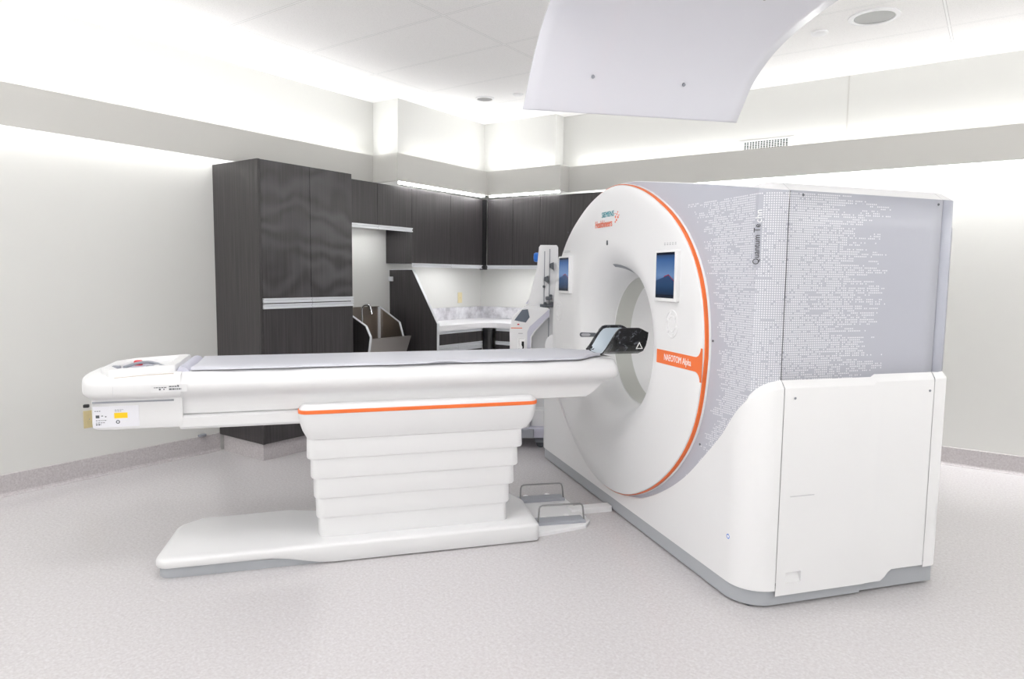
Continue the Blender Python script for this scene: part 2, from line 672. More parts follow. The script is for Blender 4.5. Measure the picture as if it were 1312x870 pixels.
# cove lamps ------------------------------------------------------------
def area(name, loc, sx, sy, energy, rot, color=(0.99, 0.995, 1.0)):
    l = bpy.data.lights.new(name, 'AREA')
    l.shape = 'RECTANGLE'
    l.size = sx
    l.size_y = sy
    l.energy = energy
    l.color = color
    o = bpy.data.objects.new(name, l)
    o.location = loc
    o.rotation_euler = rot
    COL.objects.link(o)
    set_tags(o, 'light strip hidden in the wall cove', 'light strip', 'cove light strips', 'structure')
    return o


UPW = 6.0      # watts per metre, up and down
DNW = 4.0


def cove(x0, y0, x1, y1, nrm, up=1.0, dn=1.0, tilt=50):
    L = hypot(x1 - x0, y1 - y0)
    cx, cy = (x0 + x1) / 2, (y0 + y1) / 2
    ax = Vector((x1 - x0, y1 - y0, 0)).normalized()
    n3 = Vector((nrm[0], nrm[1], 0))
    for k, z, d, wpm in ((up, 2.705, Vector((0, 0, 1)) * cos(radians(tilt)) + n3 * sin(radians(tilt)), UPW),
                         (dn, 2.555, Vector((0, 0, -1)), DNW)):
        if not k:
            continue
        o = area('cove_light', (cx, cy, z), L, 0.06, wpm * k * L, (0, 0, 0))
        Z = -d
        Yv = Z.cross(ax)
        o.rotation_euler = Matrix((ax, Yv, Z)).transposed().to_euler()


cove(-5.29, YB + 0.05, -5.29, 4.88, (1, 0), 0.85, 0.42)
cove(-4.95, 5.12, -4.95, 6.30, (1, 0), 0.6, 0)
cove(-4.80, 6.41, -4.02, 6.41, (0, -1), 0.6, 0)
cove(-3.88, 6.588, XE - 0.05, 6.588, (0, -1), 0.5, 3.1)
cove(XE - 0.06, YB + 0.1, XE - 0.06, 6.4, (-1, 0), 1.1, 0.7)
cove(XL + 0.1, YB + 0.06, XE - 0.1, YB + 0.06, (0, 1), 1.1, 1.0)
for x0, x1, y0, y1 in ((-4.992, -4.922, 5.00, 6.36), (-4.90, -3.95, 6.382, 6.434)):
    t = thing('strip_light', 'bright strip light under the bulkhead along the %s run of dark wall cabinets' % ('left-wall' if y0 == 5.00 else 'back-wall'), 'strip light', ((x0 + x1) / 2, (y0 + y1) / 2, 2.47))
    part('housing', box(x0, x1, y0, y1, 2.455, 2.56, 0.004), WHITE_SOFT, t)
    part('diffuser', box(x0 + 0.006, x1 - 0.006, y0 + 0.006, y1 - 0.006, 2.428, 2.455, 0.004), STRIP, t)


# added ceiling lamps out of view, brightening the disc and the alcove
def fill_panel(x, y, w=0.62, l=1.24):
    t = thing('added_ceiling_light', 'added fill light panel on the ceiling, out of view', 'ceiling light', (x, y, ZC - 0.03), 0, 'added ceiling fill lights')
    bm = B()
    for a in (box(x - w / 2, x + w / 2, y - l / 2, y - l / 2 + 0.03, ZC - 0.03, ZC), box(x - w / 2, x + w / 2, y + l / 2 - 0.03, y + l / 2, ZC - 0.03, ZC),
              box(x - w / 2, x - w / 2 + 0.03, y - l / 2, y + l / 2, ZC - 0.03, ZC), box(x + w / 2 - 0.03, x + w / 2, y - l / 2, y + l / 2, ZC - 0.03, ZC)):
        me = bpy.data.meshes.new('tmp')
        a.to_mesh(me)
        bm.from_mesh(me)
        bpy.data.meshes.remove(me)
        a.free()
    part('frame', bm, WHITE_SOFT, t)
    part('diffuser', box(x - w / 2 + 0.03, x + w / 2 - 0.03, y - l / 2 + 0.03, y + l / 2 - 0.03, ZC - 0.012, ZC - 0.002), FILL_PANEL, t)


for tx, ty in ((-2.5, 1.5), (-1.7, 2.6), (-4.3, -0.4), (-0.4, -1.0)):
    fill_panel(tx, ty)


# ================================================================== CEILING FITTINGS
def downlight(x, y, r, name='recessed_downlight', label='', gl=None):
    t = thing(name, label, 'downlight', (x, y, ZC), 0, gl)
    bm = B()
    n = 40
    prof = [(r * 1.28, ZC), (r * 1.27, ZC - 0.008), (r * 1.05, ZC - 0.012), (r, ZC - 0.008), (r * 0.99, ZC - 0.001)]
    loft(bm, [[(x + q * cos(2 * pi * k / n), y + q * sin(2 * pi * k / n), z) for k in range(n)] for q, z in prof], (False, False))
    part('trim_ring', bm, WHITE_SOFT, t, 40)
    bm = B()
    prof = [(r * 0.995, ZC - 0.006), (r * 0.8, ZC - 0.003), (r * 0.4, ZC - 0.0015), (0.002, ZC - 0.001)]
    loft(bm, [[(x + q * cos(2 * pi * k / n), y + q * sin(2 * pi * k / n), z) for k in range(n)] for q, z in prof], (False, True))
    part('reflector', bm, LAMP_OFF, t, 60)
    return t


downlight(-4.30, 5.53, 0.075, label='small unlit recessed downlight in the ceiling above the cabinet corner')
downlight(-0.80, 5.27, 0.125, label='large unlit recessed downlight in the ceiling at the right of the photo')
bm = disc_solid(B(), (-5.14, 4.46, ZC), (0, 0, -1), [(0, 0.036), (0.006, 0.036), (0.010, 0.030), (0.010, 0.026), (0.004, 0.024), (0.004, 0.001)], 24)
solo('sprinkler_cover', bm, ALU, 'small round metal sprinkler cover in the ceiling near the left wall', 'sprinkler', (-5.14, 4.46, ZC), 0, 40)
bm = disc_solid(B(), (-1.165, 5.385, ZC), (0, 0, -1), [(0, 0.058), (0.010, 0.056), (0.018, 0.045), (0.022, 0.02), (0.022, 0.001)], 24)
solo('smoke_detector', bm, WHITE_SOFT, 'small white round ceiling detector beside the hanging panel', 'detector', (-1.165, 5.385, ZC), 0, 40)
bm = disc_solid(B(), (-3.93, 5.58, ZC), (0, 0, -1), [(0, 0.05), (0.010, 0.048), (0.016, 0.03), (0.016, 0.001)], 24)
solo('ceiling_speaker_cap', bm, WHITE_SOFT, 'small white ceiling cap beside the small downlight', 'ceiling cap', (-3.93, 5.58, ZC), 0, 40)

# wall vents
t = thing('wall_vent', 'egg-crate air grille with dark holes high on the right wall', 'vent', (-1.83, YR, 2.70))
part('frame', box(-2.10, -1.61, YR - 0.006, YR, 2.712, 2.815, 0.002), WHITE_SOFT, t)
part('backing', box(-2.055, -1.655, YR - 0.0075, YR - 0.005, 2.725, 2.80), GRILLE_DARK, t)
bm = B()
for k in range(17):
    xx = -2.055 + k * 0.025
    add_box(bm, xx - 0.0028, xx + 0.0028, YR - 0.009, YR - 0.0065, 2.725, 2.80)
for k in range(6):
    zz = 2.725 + k * 0.015
    add_box(bm, -2.057, -1.653, YR - 0.0092, YR - 0.0065, zz - 0.0016, zz + 0.0016)
part('grid', bm, WHITE, t)
t = thing('slot_vent', 'white linear slot air diffuser high on the right wall', 'vent', (-2.85, YR, 2.73))
part('frame', box(-3.12, -2.68, YR - 0.005, YR, 2.735, 2.805, 0.002), WHITE_SOFT, t)
for zz in (2.76, 2.785):
    part('slat', box(-3.10, -2.70, YR - 0.008, YR - 0.004, zz - 0.003, zz + 0.003), FASCIA, t)

# outlets
for nm, fx, y, z, m, lab in (('wall_outlet', XL, 6.455, 1.25, CREAM, 'cream wall outlet above the counter near the alcove corner'),
                             ('wall_outlet', XL, 2.225, 0.44, CREAM_DARK, 'tan outlet plate low on the left wall behind the table end')):
    t = thing(nm, lab, 'outlet', (fx, y, z))
    part('cover_plate', box(fx, fx + 0.008, y - 0.038, y + 0.038, z - 0.064, z + 0.064, 0.003), m, t)
    for dz in (-0.024, 0.024):
        part('socket', box(fx + 0.007, fx + 0.0105, y - 0.014, y + 0.014, z + dz - 0.014, z + dz + 0.014, 0.002), m, t)
    part('screw', box(fx + 0.007, fx + 0.010, y - 0.003, y + 0.003, z - 0.003, z + 0.003), GREY_MID, t)
bm = box(XL + 0.006, XL + 0.03, 3.05, 3.115, 0.151, 0.172, 0.004)
solo('wall_plug', bm, GREY_MID, 'small grey plug on top of the left baseboard', 'wall plug', (XL + 0.012, 3.085, 0.15))


# ================================================================== CABINETS
def pull(bm, face_axis, f, a0, a1, z0, z1, d=0.02):
    """aluminium channel along a cabinet front. face_axis 'x': front at x=f facing +x, runs in y; 'y': front at y=f facing -y, runs in x"""
    h = z1 - z0
    prof = [(0.0, z0), (d, z0), (d, z0 + h * 0.30), (d * 0.45, z0 + h * 0.36), (d * 0.45, z0 + h * 0.62), (d, z0 + h * 0.68), (d, z1), (0.0, z1)]
    if face_axis == 'x':
        loft(bm, [[(f + q, a, z) for q, z in prof] for a in (a0, a1)])
    else:
        loft(bm, [[(a, f - q, z) for q, z in prof] for a in (a0, a1)])
    return bm


# tall cabinet ---------------------------------------------------------------
XT, Y0, Y1, YM = -4.76, 3.25, 4.20, 3.745
t = thing('tall_cabinet', 'tall dark charcoal cabinet with four doors on the left wall', 'cabinet', (-5.07, 3.72, 0))
part('carcass', box(XL + 0.002, XT - 0.022, Y0, Y1, 0.14, 2.41, 0.002), WOOD, t)
part('corner_edge', box(XT - 0.022, XT, Y0, Y0 + 0.022, 0.14, 2.41, 0.001), WOOD, t)
part('toe_kick', box(XL + 0.03, XT - 0.03, Y0 + 0.02, Y1, 0.0, 0.14), BASE_M, t)
for a, b in ((Y0 + 0.024, YM - 0.002), (YM + 0.002, Y1)):
    d = part('door', box(XT - 0.021, XT, a, b, 1.322, 2.408, 0.0015), WOOD_S, t, label='upper door with cleaning smears')
    part('pull_channel', pull(B(), 'x', XT - 0.004, a, b, 1.283, 1.321), ALU, d)
    d = part('door', box(XT - 0.021, XT, a, b, 0.142, 1.234, 0.0015), WOOD, t)
    part('pull_channel', pull(B(), 'x', XT - 0.004, a, b, 1.236, 1.275), ALU, d)

# small uppers over the sink ----------------------------------------------------
XU, YU = -5.0, 6.44
t = thing('wall_cabinet', 'short dark wall cabinet with two doors hung above the steel sink', 'cabinet', (-5.19, 4.71, 2.0))
part('carcass', box(XL + 0.002, XU - 0.021, Y1 + 0.003, 5.217, 2.0, 2.41), WOOD, t)
for a, b in ((Y1 + 0.004, 4.735), (4.739, 5.216)):
    d = part('door', box(XU - 0.02, XU, a, b, 2.005, 2.408, 0.0015), WOOD, t)
    part('pull_channel', pull(B(), 'x', XU - 0.004, a, b, 1.962, 2.003), ALU, d)

# tall uppers on the left wall
t = thing('wall_cabinet', 'dark two-door wall cabinet on the left wall beside the alcove corner', 'cabinet', (-5.19, 5.83, 1.62))
part('carcass', box(XL + 0.002, XU - 0.021, 5.221, 6.43, 1.64, 2.41), WOOD, t)
for a, b in ((5.222, 5.829), (5.833, 6.40)):
    d = part('door', box(XU - 0.02, XU, a, b, 1.645, 2.408, 0.0015), WOOD, t)
    part('pull_channel', pull(B(), 'x', XU - 0.004, a, b, 1.602, 1.643), ALU, d)
cf = part('corner_filler', box(-5.019, -4.962, 6.402, 6.437, 1.63, 2.405), BLACK, t, label='black corner filler strip')
part('end_cap', box(-5.03, -4.94, 6.385, 6.437, 1.59, 1.64, 0.01), BLACK, cf)
# uppers on the back wall
for lab, spans in (('dark wall cabinet on the back wall touching the alcove corner', ((-4.955, -4.59), (-4.586, -4.22))),
                   ('dark wall cabinet on the back wall half hidden behind the scanner', ((-4.214, -3.82), (-3.816, -3.42)))):
    x0, x1 = spans[0][0], spans[-1][1]
    t = thing('wall_cabinet', lab, 'cabinet', ((x0 + x1) / 2, 6.66, 1.62))
    part('carcass', box(x0 - 0.002, x1 + 0.002, YU + 0.021, YA - 0.002, 1.64, 2.41), WOOD, t)
    for a, b in spans:
        d = part('door', box(a, b, YU, YU + 0.02, 1.645, 2.408, 0.0015), WOOD, t)
        part('pull_channel', pull(B(), 'y', YU + 0.004, a, b, 1.602, 1.643), ALU, d)
FILL_LIGHT = emit('fill_light_diffuser', (1, 1, 1, 1), 14.0)


def fill_light(x0, x1, y0, y1, z, lab):  # added lamps to brighten the alcove, not known fittings
    t = thing('added_fill_light', lab, 'added fill light', ((x0 + x1) / 2, (y0 + y1) / 2, z))
    part('housing', box(x0, x1, y0, y1, z - 0.010, z), WHITE_SOFT, t)
    part('diffuser', box(x0 + 0.005, x1 - 0.005, y0 + 0.005, y1 - 0.005, z - 0.015, z - 0.010), FILL_LIGHT, t)


fill_light(-5.16, -5.10, 5.60, 6.30, 1.640, 'added slim fill light under the two-door wall cabinet on the left wall')
fill_light(-4.90, -3.50, 6.52, 6.58, 1.640, 'added slim fill light under the wall cabinets on the back wall')
fill_light(-5.18, -5.12, 4.45, 5.10, 2.000, 'added slim fill light under the short wall cabinet above the steel sink')

# partition between sink and counter -----------------------------------------------
YP = 5.272
bm = B()
pp = [(XL + 0.002, 0.0), (-4.70, 0.0), (-4.70, 1.02), (-5.05, 1.575), (XL + 0.002, 1.57)]
prism(bm, [(x, YP, z) for x, z in pp], (0, 0.028, 0))
t = thing('partition_panel', 'dark sloped partition panel between the steel sink and the counter', 'panel', (-5.05, YP, 0))
part('panel', bm, WOOD, t)
bm = B()
for (xa, za), (xb, zb) in ((pp[1], pp[2]), (pp[2], pp[3]), (pp[3], pp[4])):
    d = Vector((xb - xa, 0, zb - za)).normalized()
    nn = Vector((d.z, 0, -d.x))
    q = [Vector((xa, YP - 0.002, za)), Vector((xb, YP - 0.002, zb))]
    poly = [q[0], q[1], q[1] + nn * 0.006, q[0] + nn * 0.006]
    prism(bm, poly, (0, 0.032, 0))
part('edge_band', bm, ALU, t)
part('bracket', box(-5.383, -5.325, YP - 0.022, YP, 1.45, 1.50, 0.004), ALU, t, label='small metal wall bracket')

# scrub sink ---------------------------------------------------------------------
t = thing('scrub_sink', 'stainless steel scrub sink with sloped side panels beside the tall cabinet', 'sink', (-5.1, 4.75, 0))
ya, yb = 4.44, 5.108
side = [(XL + 0.002, 0.60), (-4.93, 0.60), (-4.865, 0.915), (-4.925, 1.02), (XL + 0.002, 1.20)]
side_l = [(XL + 0.002, 0.60), (-4.86, 0.60), (-4.80, 0.93), (-4.86, 1.03), (XL + 0.002, 1.27)]
side_r = [(XL + 0.002, 0.60), (-5.08, 0.60), (-5.029, 0.874), (-5.085, 1.026), (XL + 0.002, 1.18)]
for sd, yy, m, nm in ((side_l, ya, WOOD, 'side_panel'), (side_r, yb, STEEL_DARK, 'side_panel')):
    bm = B()
    prism(bm, [(x, yy, z) for x, z in sd], (0, 0.02, 0))
    pnl = part(nm, bm, m, t, label='dark left side panel' if yy == ya else 'polished steel right side panel')
    bm = B()
    for (xa, za), (xb, zb) in ((sd[1], sd[2]), (sd[2], sd[3]), (sd[3], sd[4])):
        d = Vector((xb - xa, 0, zb - za)).normalized()
        nn = Vector((d.z, 0, -d.x))
        prism(bm, [Vector((xa, yy - 0.002, za)), Vector((xb, yy - 0.002, zb)), Vector((xb, yy - 0.002, zb)) + nn * 0.006, Vector((xa, yy - 0.002, za)) + nn * 0.006], (0, 0.024, 0))
    part('edge_trim', bm, ALU, pnl)
part('backsplash', box(XL + 0.002, XL + 0.014, ya + 0.02, yb, 0.62, 1.185), STEEL_DARK, t)
part('corner_strip', box(XL + 0.004, XL + 0.03, yb - 0.025, yb, 0.62, 1.18), ALU, t)
bm = B()
loops = []
for x, z, y0, y1 in ((-4.93, 0.60, 4.52, 5.00), (-4.86, 0.905, 4.49, 5.06), (-4.88, 0.905, 4.51, 5.04), (-4.98, 0.62, 4.54, 4.98)):
    loops.append([(x, y0, z), (x, y1, z)])
v = [[bm.verts.new(p) for p in L] for L in loops]
for i in range(3):
    bm.faces.new((v[i][0], v[i][1], v[i + 1][1], v[i + 1][0]))
bm.faces.new((v[0][0], v[3][0], v[3][1], v[0][1]))
bm.faces.new((v[0][0], v[1][0], v[2][0], v[3][0]))
bm.faces.new((v[0][1], v[3][1], v[2][1], v[1][1]))
part('apron', bm, STEEL, t)
part('basin', box(XL + 0.014, -4.93, ya + 0.02, yb, 0.58, 0.62), STEEL, t)
part('base_cabinet', box(XL + 0.01, -5.0, ya, yb + 0.02, 0.0, 0.58), WOOD, t)
bm = B()
fy = 4.77
fx = -5.27
pts = [(fx, fy, 0.62), (fx, fy, 1.16)]
for k in range(1, 13):
    a = pi - k * radians(155) / 12
    pts.append((fx + 0.055 + 0.055 * cos(a), fy + 0.02 * k / 12, 1.16 + 0.055 * sin(a)))
e = Vector(pts[-1])
pts.append(tuple(e + Vector((0.012, 0.006, -0.06))))
tube(bm, pts, 0.011, 10)
fc = part('faucet', bm, CHROME, t, 60, label='chrome gooseneck faucet')
part('lever', tube(B(), [(fx, fy, 1.0), (fx + 0.05, fy - 0.03, 1.02)], 0.007, 8), CHROME, fc, 60)

# counter -------------------------------------------------------------------------
CF, CB = -4.76, 6.21
bm = B()
pc = [(XL + 0.002, YP + 0.03), (CF, YP + 0.03)]
for k in range(9):
    a = pi - k * (pi / 2) / 8
    pc.append((CF + 0.16 + 0.16 * cos(a), CB - 0.16 + 0.16 * sin(a)))
pc += [(XJ - 0.01, CB), (XJ - 0.01, YA - 0.002), (XL + 0.002, YA - 0.002)]
prism(bm, [(x, y, 0.932) for x, y in pc], (0, 0, 0.056))
t = thing('countertop', 'white stone L-shaped countertop in the cabinet alcove', 'countertop', (-5.0, 6.0, 0.93))
part('slab', bm, COUNTER, t)
bm = B()
add_box(bm, XL + 0.002, XL + 0.02, YP + 0.03, YA - 0.02, 0.988, 1.135, 0.002)
add_box(bm, XL + 0.02, XJ - 0.01, YA - 0.02, YA - 0.002, 0.988, 1.135, 0.002)
part('backsplash', bm, MARBLE, t, label='grey veined marble backsplash')

# base cabinets
t = thing('base_cabinet', 'dark base cabinet with aluminium pulls under the left counter', 'cabinet', (-5.07, 5.7, 0))
part('carcass', box(XL + 0.002, -4.802, YP + 0.032, 6.13, 0.10, 0.93), WOOD, t)
part('toe_kick', box(XL + 0.03, -4.87, YP + 0.032, 6.13, 0.0, 0.10), BASE_M, t)
part('edge_strip', pull(B(), 'x', -4.802, YP + 0.033, 6.13, 0.898, 0.930, 0.03), ALU, t)
for a, b in ((YP + 0.034, 5.70), (5.704, 6.128)):
    d = part('drawer', box(-4.802, -4.78, a, b, 0.782, 0.897, 0.0015), WOOD, t)
    part('pull_channel', pull(B(), 'x', -4.79, a, b, 0.742, 0.780, 0.022), ALU, d)
    d = part('door', box(-4.802, -4.78, a, b, 0.11, 0.70, 0.0015), WOOD, t)
    part('pull_channel', pull(B(), 'x', -4.79, a, b, 0.702, 0.738, 0.022), ALU, d)
bm = B()
slab(bm, rect(-4.79, -4.67, 6.135, 6.22), 0.04, 0.0, 0.90, 0.004)
cf = part('corner_post', bm, BLACK, t, 40, label='black rounded corner post')
part('cap', slab(B(), rect(-4.80, -4.665, 6.132, 6.225), 0.04, 0.895, 0.928, 0.012), BLACK, cf, 40)
t = thing('base_cabinet', 'dark base cabinet under the back counter partly hidden by the injector', 'cabinet', (-4.0, 6.5, 0))
part('carcass', box(-4.66, XJ - 0.01, 6.252, YA - 0.002, 0.10, 0.93), WOOD, t)
part('toe_kick', box(-4.66, XJ - 0.01, 6.32, YA - 0.002, 0.0, 0.10), BASE_M, t)
part('edge_strip', pull(B(), 'y', 6.252, -4.66, XJ - 0.01, 0.898, 0.930, 0.03), ALU, t)
for a, b in ((-4.66, -4.0), (-3.996, XJ - 0.012)):
    d = part('drawer', box(a, b, 6.23, 6.252, 0.782, 0.897, 0.0015), WOOD, t)
    part('pull_channel', pull(B(), 'y', 6.24, a, b, 0.742, 0.780, 0.022), ALU, d)
    part('door', box(a, b, 6.23, 6.252, 0.11, 0.738, 0.0015), WOOD, t)
# ================================================================== SCANNER GANTRY   (frame: x = bore axis, y = away, z up)
YC, ZD = 4.005, 1.126            # centre of the front disc
YS0, YS1 = 2.58, 5.43            # sides
AF, AR, RC, RB = 1.90, 3.02, 0.145, 0.07
ARC_TOP = [(0.0, 2.102), (0.2, 2.094), (0.4, 2.068), (0.64, 2.034), (1.02, 1.978), (1.33, 1.928), (1.425, 1.912), (1.6, 1.885)]
SWOOSH = [(0.0, 0.150), (0.18, 0.158), (0.28, 0.172), (0.414, 0.206), (0.55, 0.266), (0.666, 0.327), (0.80, 0.41), (0.93, 0.506), (1.08, 0.645),
          (1.22, 0.785), (1.30, 0.872)]


def ztop(y):
    return smoothtab(ARC_TOP, abs(y - YC))


OUTL = [(0, 1.078), (10, 1.082), (17, 1.084), (25, 1.076), (35, 1.052), (44, 1.024), (56, 0.988), (72, 0.967), (90, 0.967)]
OUTD = [(0, 1.078), (6, 1.072), (16, 1.070), (24, 1.059), (35, 1.031), (46, 1.004), (60, 0.984), (72, 0.980), (90, 0.978)]


def rdisc(th):
    """radius of the front disc outline at angle th (0 = towards +y)"""
    d = math.degrees(abs(atan2(sin(th), abs(cos(th)))))
    return smoothtab(OUTL if sin(th) >= 0 else OUTD, d)


def disc_z(y, up, k):
    """height of the disc outline (scaled by k) above/below column y"""
    d = abs(y - YC)
    lo, hi = 0.0, pi / 2
    for _ in range(40):
        m = (lo + hi) / 2
        th = m if up else -m
        if k * rdisc(th) * cos(m) > d:
            lo = m
        else:
            hi = m
    th = lo if up else -lo
    return ZD + k * rdisc(th) * sin(th)


# plan of the housing: list of (a, y, nx, ny, u, region)
PLAN = []


def plan_build():
    L = []
    u_corner = RC * pi / 2
    # right corner arc from the side seam (a = AF+RC) to the front
    n = 10
    for k in range(n + 1):
        th = -pi / 2 - (pi / 2) * k / n          # from -y direction to -x direction
        L.append((AF + RC + RC * cos(th), YS0 + RC + RC * sin(th), cos(th), sin(th), -u_corner * k / n))
    y = YS0 + RC
    ys = []
    while y < YS1 - RC - 1e-6:
        y += 0.03
        ys.append(min(y, YS1 - RC))
    if abs(ys[-1] - (YS1 - RC)) > 1e-6:
        ys.append(YS1 - RC)
    for y in ys[:-1]:
        L.append((AF, y, -1, 0, -u_corner - (y - YS0 - RC)))
    for k in range(n + 1):
        th = pi + (-pi / 2) * k / n
        th = pi - (pi / 2) * k / n
        L.append((AF + RC + RC * cos(th), YS1 - RC + RC * sin(th), cos(th), sin(th), -u_corner - (YS1 - YS0 - 2 * RC) - u_corner * k / n))
    return L


PLAN = plan_build()


def zswoosh(y):
    d = abs(y - YC)
    if d <= 1.30:
        return smoothtab(SWOOSH, d)
    return 0.0


# heights of the swoosh along the plan including the corner (u based on angle)
def swoosh_at(i):
    a, y, nx, ny, u = PLAN[i]
    d = abs(y - YC)
    tab = SWOOSH + [(1.330, 0.905)]
    if nx <= -0.9999:
        # flat front
        return smoothtab(SWOOSH[:-1] + [(1.28, 0.862), (1.40, 1.0)], d)
    # corner: continue along arc length
    ang = math.acos(min(1, -nx))
    s = RC * ang                                   # distance from the start of the arc
    return smoothtab([(-0.06, 0.785), (0.0, 0.862), (0.045, 0.930), (0.09, 0.992), (0.135, 1.035), (0.18, 1.057), (0.2277, 1.066)], s)


g = thing('ct_scanner_gantry', 'large white and grey ring-shaped CT scanner gantry with an orange rim', 'ct scanner', (2.4, YC, 0), YG)


def uvface(bm, uvl, vs, uvs, mi=0):
    try:
        f = bm.faces.new(vs)
    except ValueError:
        return
    f.material_index = mi
    for l, q in zip(f.loops, uvs):
        l[uvl].uv = q


def strip_grid(bm, uvl, cols, n, mi=0, warp=None):
    """cols: list of (x, y, z0, z1, u); quads between neighbouring columns"""
    V = []
    for x, y, z0, z1, u in cols:
        zz = [z0 + (z1 - z0) * k / n for k in range(n + 1)]
        V.append([(bm.verts.new((warp(x, y, z) if warp else x, y, z)), (u, z)) for z in zz])
    for c0, c1 in zip(V[:-1], V[1:]):
        for k in range(n):
            if abs(c0[k][0].co.z - c0[k + 1][0].co.z) < 1e-6 and abs(c1[k][0].co.z - c1[k + 1][0].co.z) < 1e-6:
                continue
            q = (c0[k], c1[k], c1[k + 1], c0[k + 1])
            uvface(bm, uvl, [a[0] for a in q], [a[1] for a in q], mi)
    return V


def solidify(o, th, off=-1):
    md = o.modifiers.new('thickness', 'SOLIDIFY')
    md.thickness = th
    md.offset = off


def recess(y, z):
    """how far the grey shroud falls back from the front plane outside the disc"""
    dy, dz = y - YC, z - ZD
    out = max(0.0, hypot(dy, dz) - rdisc(atan2(dz, dy)))
    if dy > 0:
        return min(0.8 * out * min(1.0, dy / 0.25), 0.285)
    return min(0.10 * out, 0.03) * min(1.0, -dy / 0.25)


def shroud_a(a, y, z):
    return max(a, AF + recess(y, z))


AL = 2.186          # where the left side panel starts
# --- upper front shroud (grey, dotted), wraps both front corners
bm = B()
uvl = bm.loops.layers.uv.new('UVMap')
KD = 0.965
up, lowc = [], []
for i, (a, y, nx, ny, u) in enumerate(PLAN):
    zt = ztop(y)
    zb = swoosh_at(i) - 0.02
    d = abs(y - YC)
    if nx <= -0.9999 and d < KD * 1.078:
        zu, zl = disc_z(y, True, KD), disc_z(y, False, KD)
    else:
        zu = zl = ZD
    up.append((a, y, min(zu, zt - 0.002), zt, u))
    lowc.append((a, y, zb, max(zl, zb + 0.002), u))
strip_grid(bm, uvl, up, 14, 0, shroud_a)
strip_grid(bm, uvl, lowc, 14, 0, shroud_a)
o = part('front_shroud', bm, DOTS, g, 30, label='grey front shroud with a printed field of white dots')

# --- upper side panels and rear covers
for side in (0, 1):
    sy = YS0 if side == 0 else YS1
    s = -1 if side == 0 else 1
    bm = B()
    uvl = bm.loops.layers.uv.new('UVMap')
    AS = (AF + RC if side == 0 else AL) + 0.004
    cols = [(a, sy, 1.03, ztop(sy) - 0.008 * (a - 2.05), a - (AF + RC)) for a in [AS + (2.912 - AS) * k / 12 for k in range(13)]]
    strip_grid(bm, uvl, cols, 6)
    o = part('upper_side_panel', bm, DOTS if side == 0 else GREY_SHROUD, g, 30)
    solidify(o, 0.008, 0)
    bm = B()
    uvl = bm.loops.layers.uv.new('UVMap')
    cols = [(2.917, sy, 1.03, ztop(sy) - 0.007, 0)]
    for k in range(7):
        th = s * (pi / 2 - (pi / 2) * k / 6)
        cols.append((AR - RB + RB * cos(th), sy - s * RB + RB * sin(th), 1.03, ztop(sy) - 0.007, 0))
    cols.append((AR, sy - s * 0.30, 1.03, ztop(sy) - 0.007, 0))
    strip_grid(bm, uvl, cols, 4)
    o = part('rear_corner_cover', bm, GREY_SHROUD, g, 40)
    solidify(o, 0.008, 0)

# --- top cover: chamfer and roof
bm = B()
front = []
for (a, y, nx, ny, u) in PLAN:
    front.append((shroud_a(a, y, ztop(y)), y, nx, ny))
rc_ = [(AR - RB + RB * cos(pi / 2 * k / 6), YS0 + RB - RB * sin(pi / 2 * k / 6), cos(pi / 2 * k / 6), -sin(pi / 2 * k / 6)) for k in range(7)]
ring = rc_ + [(2.5, YS0, 0.0, -1.0)] + front + [(2.5, YS1, 0.0, 1.0)] + [(a, YS0 + YS1 - y, nx, -ny) for a, y, nx, ny in rc_[::-1]]
l0, l1, l2 = [], [], []
for a, y, nx, ny in ring:
    z = ztop(y) - 0.008 * max(0, a - 2.05)
    w = min(1.0, abs(ny) * 1.2) if abs(ny) > 0 else 0.0
    w = max(w, 0.10)
    l0.append((a, y, z - 0.001))
    l1.append((a - nx * 0.004, y - ny * 0.004, z + 0.004))
    l2.append((a - nx * 0.055 * w, y - ny * 0.055 * w, z + 0.038 * w))
loft(bm, [l0, l1, l2], (False, False), closed=False)
nr = len(l2)
vl = [bm.verts.new(p) for p in l2]
vr = [bm.verts.new((max(p[0], AR - RB - 0.02), p[1], p[2] - 0.004)) for p in l2]
for i in range(nr - 1):
    try:
        bm.faces.new((vl[i], vl[i + 1], vr[i + 1], vr[i]))
    except ValueError:
        pass
bmesh.ops.remove_doubles(bm, verts=bm.verts, dist=0.0005)
o = part('top_cover', bm, WHITE, g, 25, label='white top cover')
# groove across the top cover
for sy, s in ((YS0, -1), (YS1, 1)):
    zt = ztop(sy)
    for aa in (AF + RC if s < 0 else AL, 2.914):
        bm = B()
        z = zt - 0.008 * max(0, aa - 2.05)
        patch(bm, [(aa - 0.002, sy + s * 0.0015, z), (aa + 0.002, sy + s * 0.0015, z), (aa + 0.002, sy - s * 0.0537, z + 0.0395), (aa - 0.002, sy - s * 0.0537, z + 0.0395)])
        part('cover_seam', bm, SEAM, g)

# --- lower front cover (white swoosh)
bm = B()
uvl = bm.loops.layers.uv.new('UVMap')


def side_w(nx, ny):
    return sstep(0.0, 1.0, abs(ny))


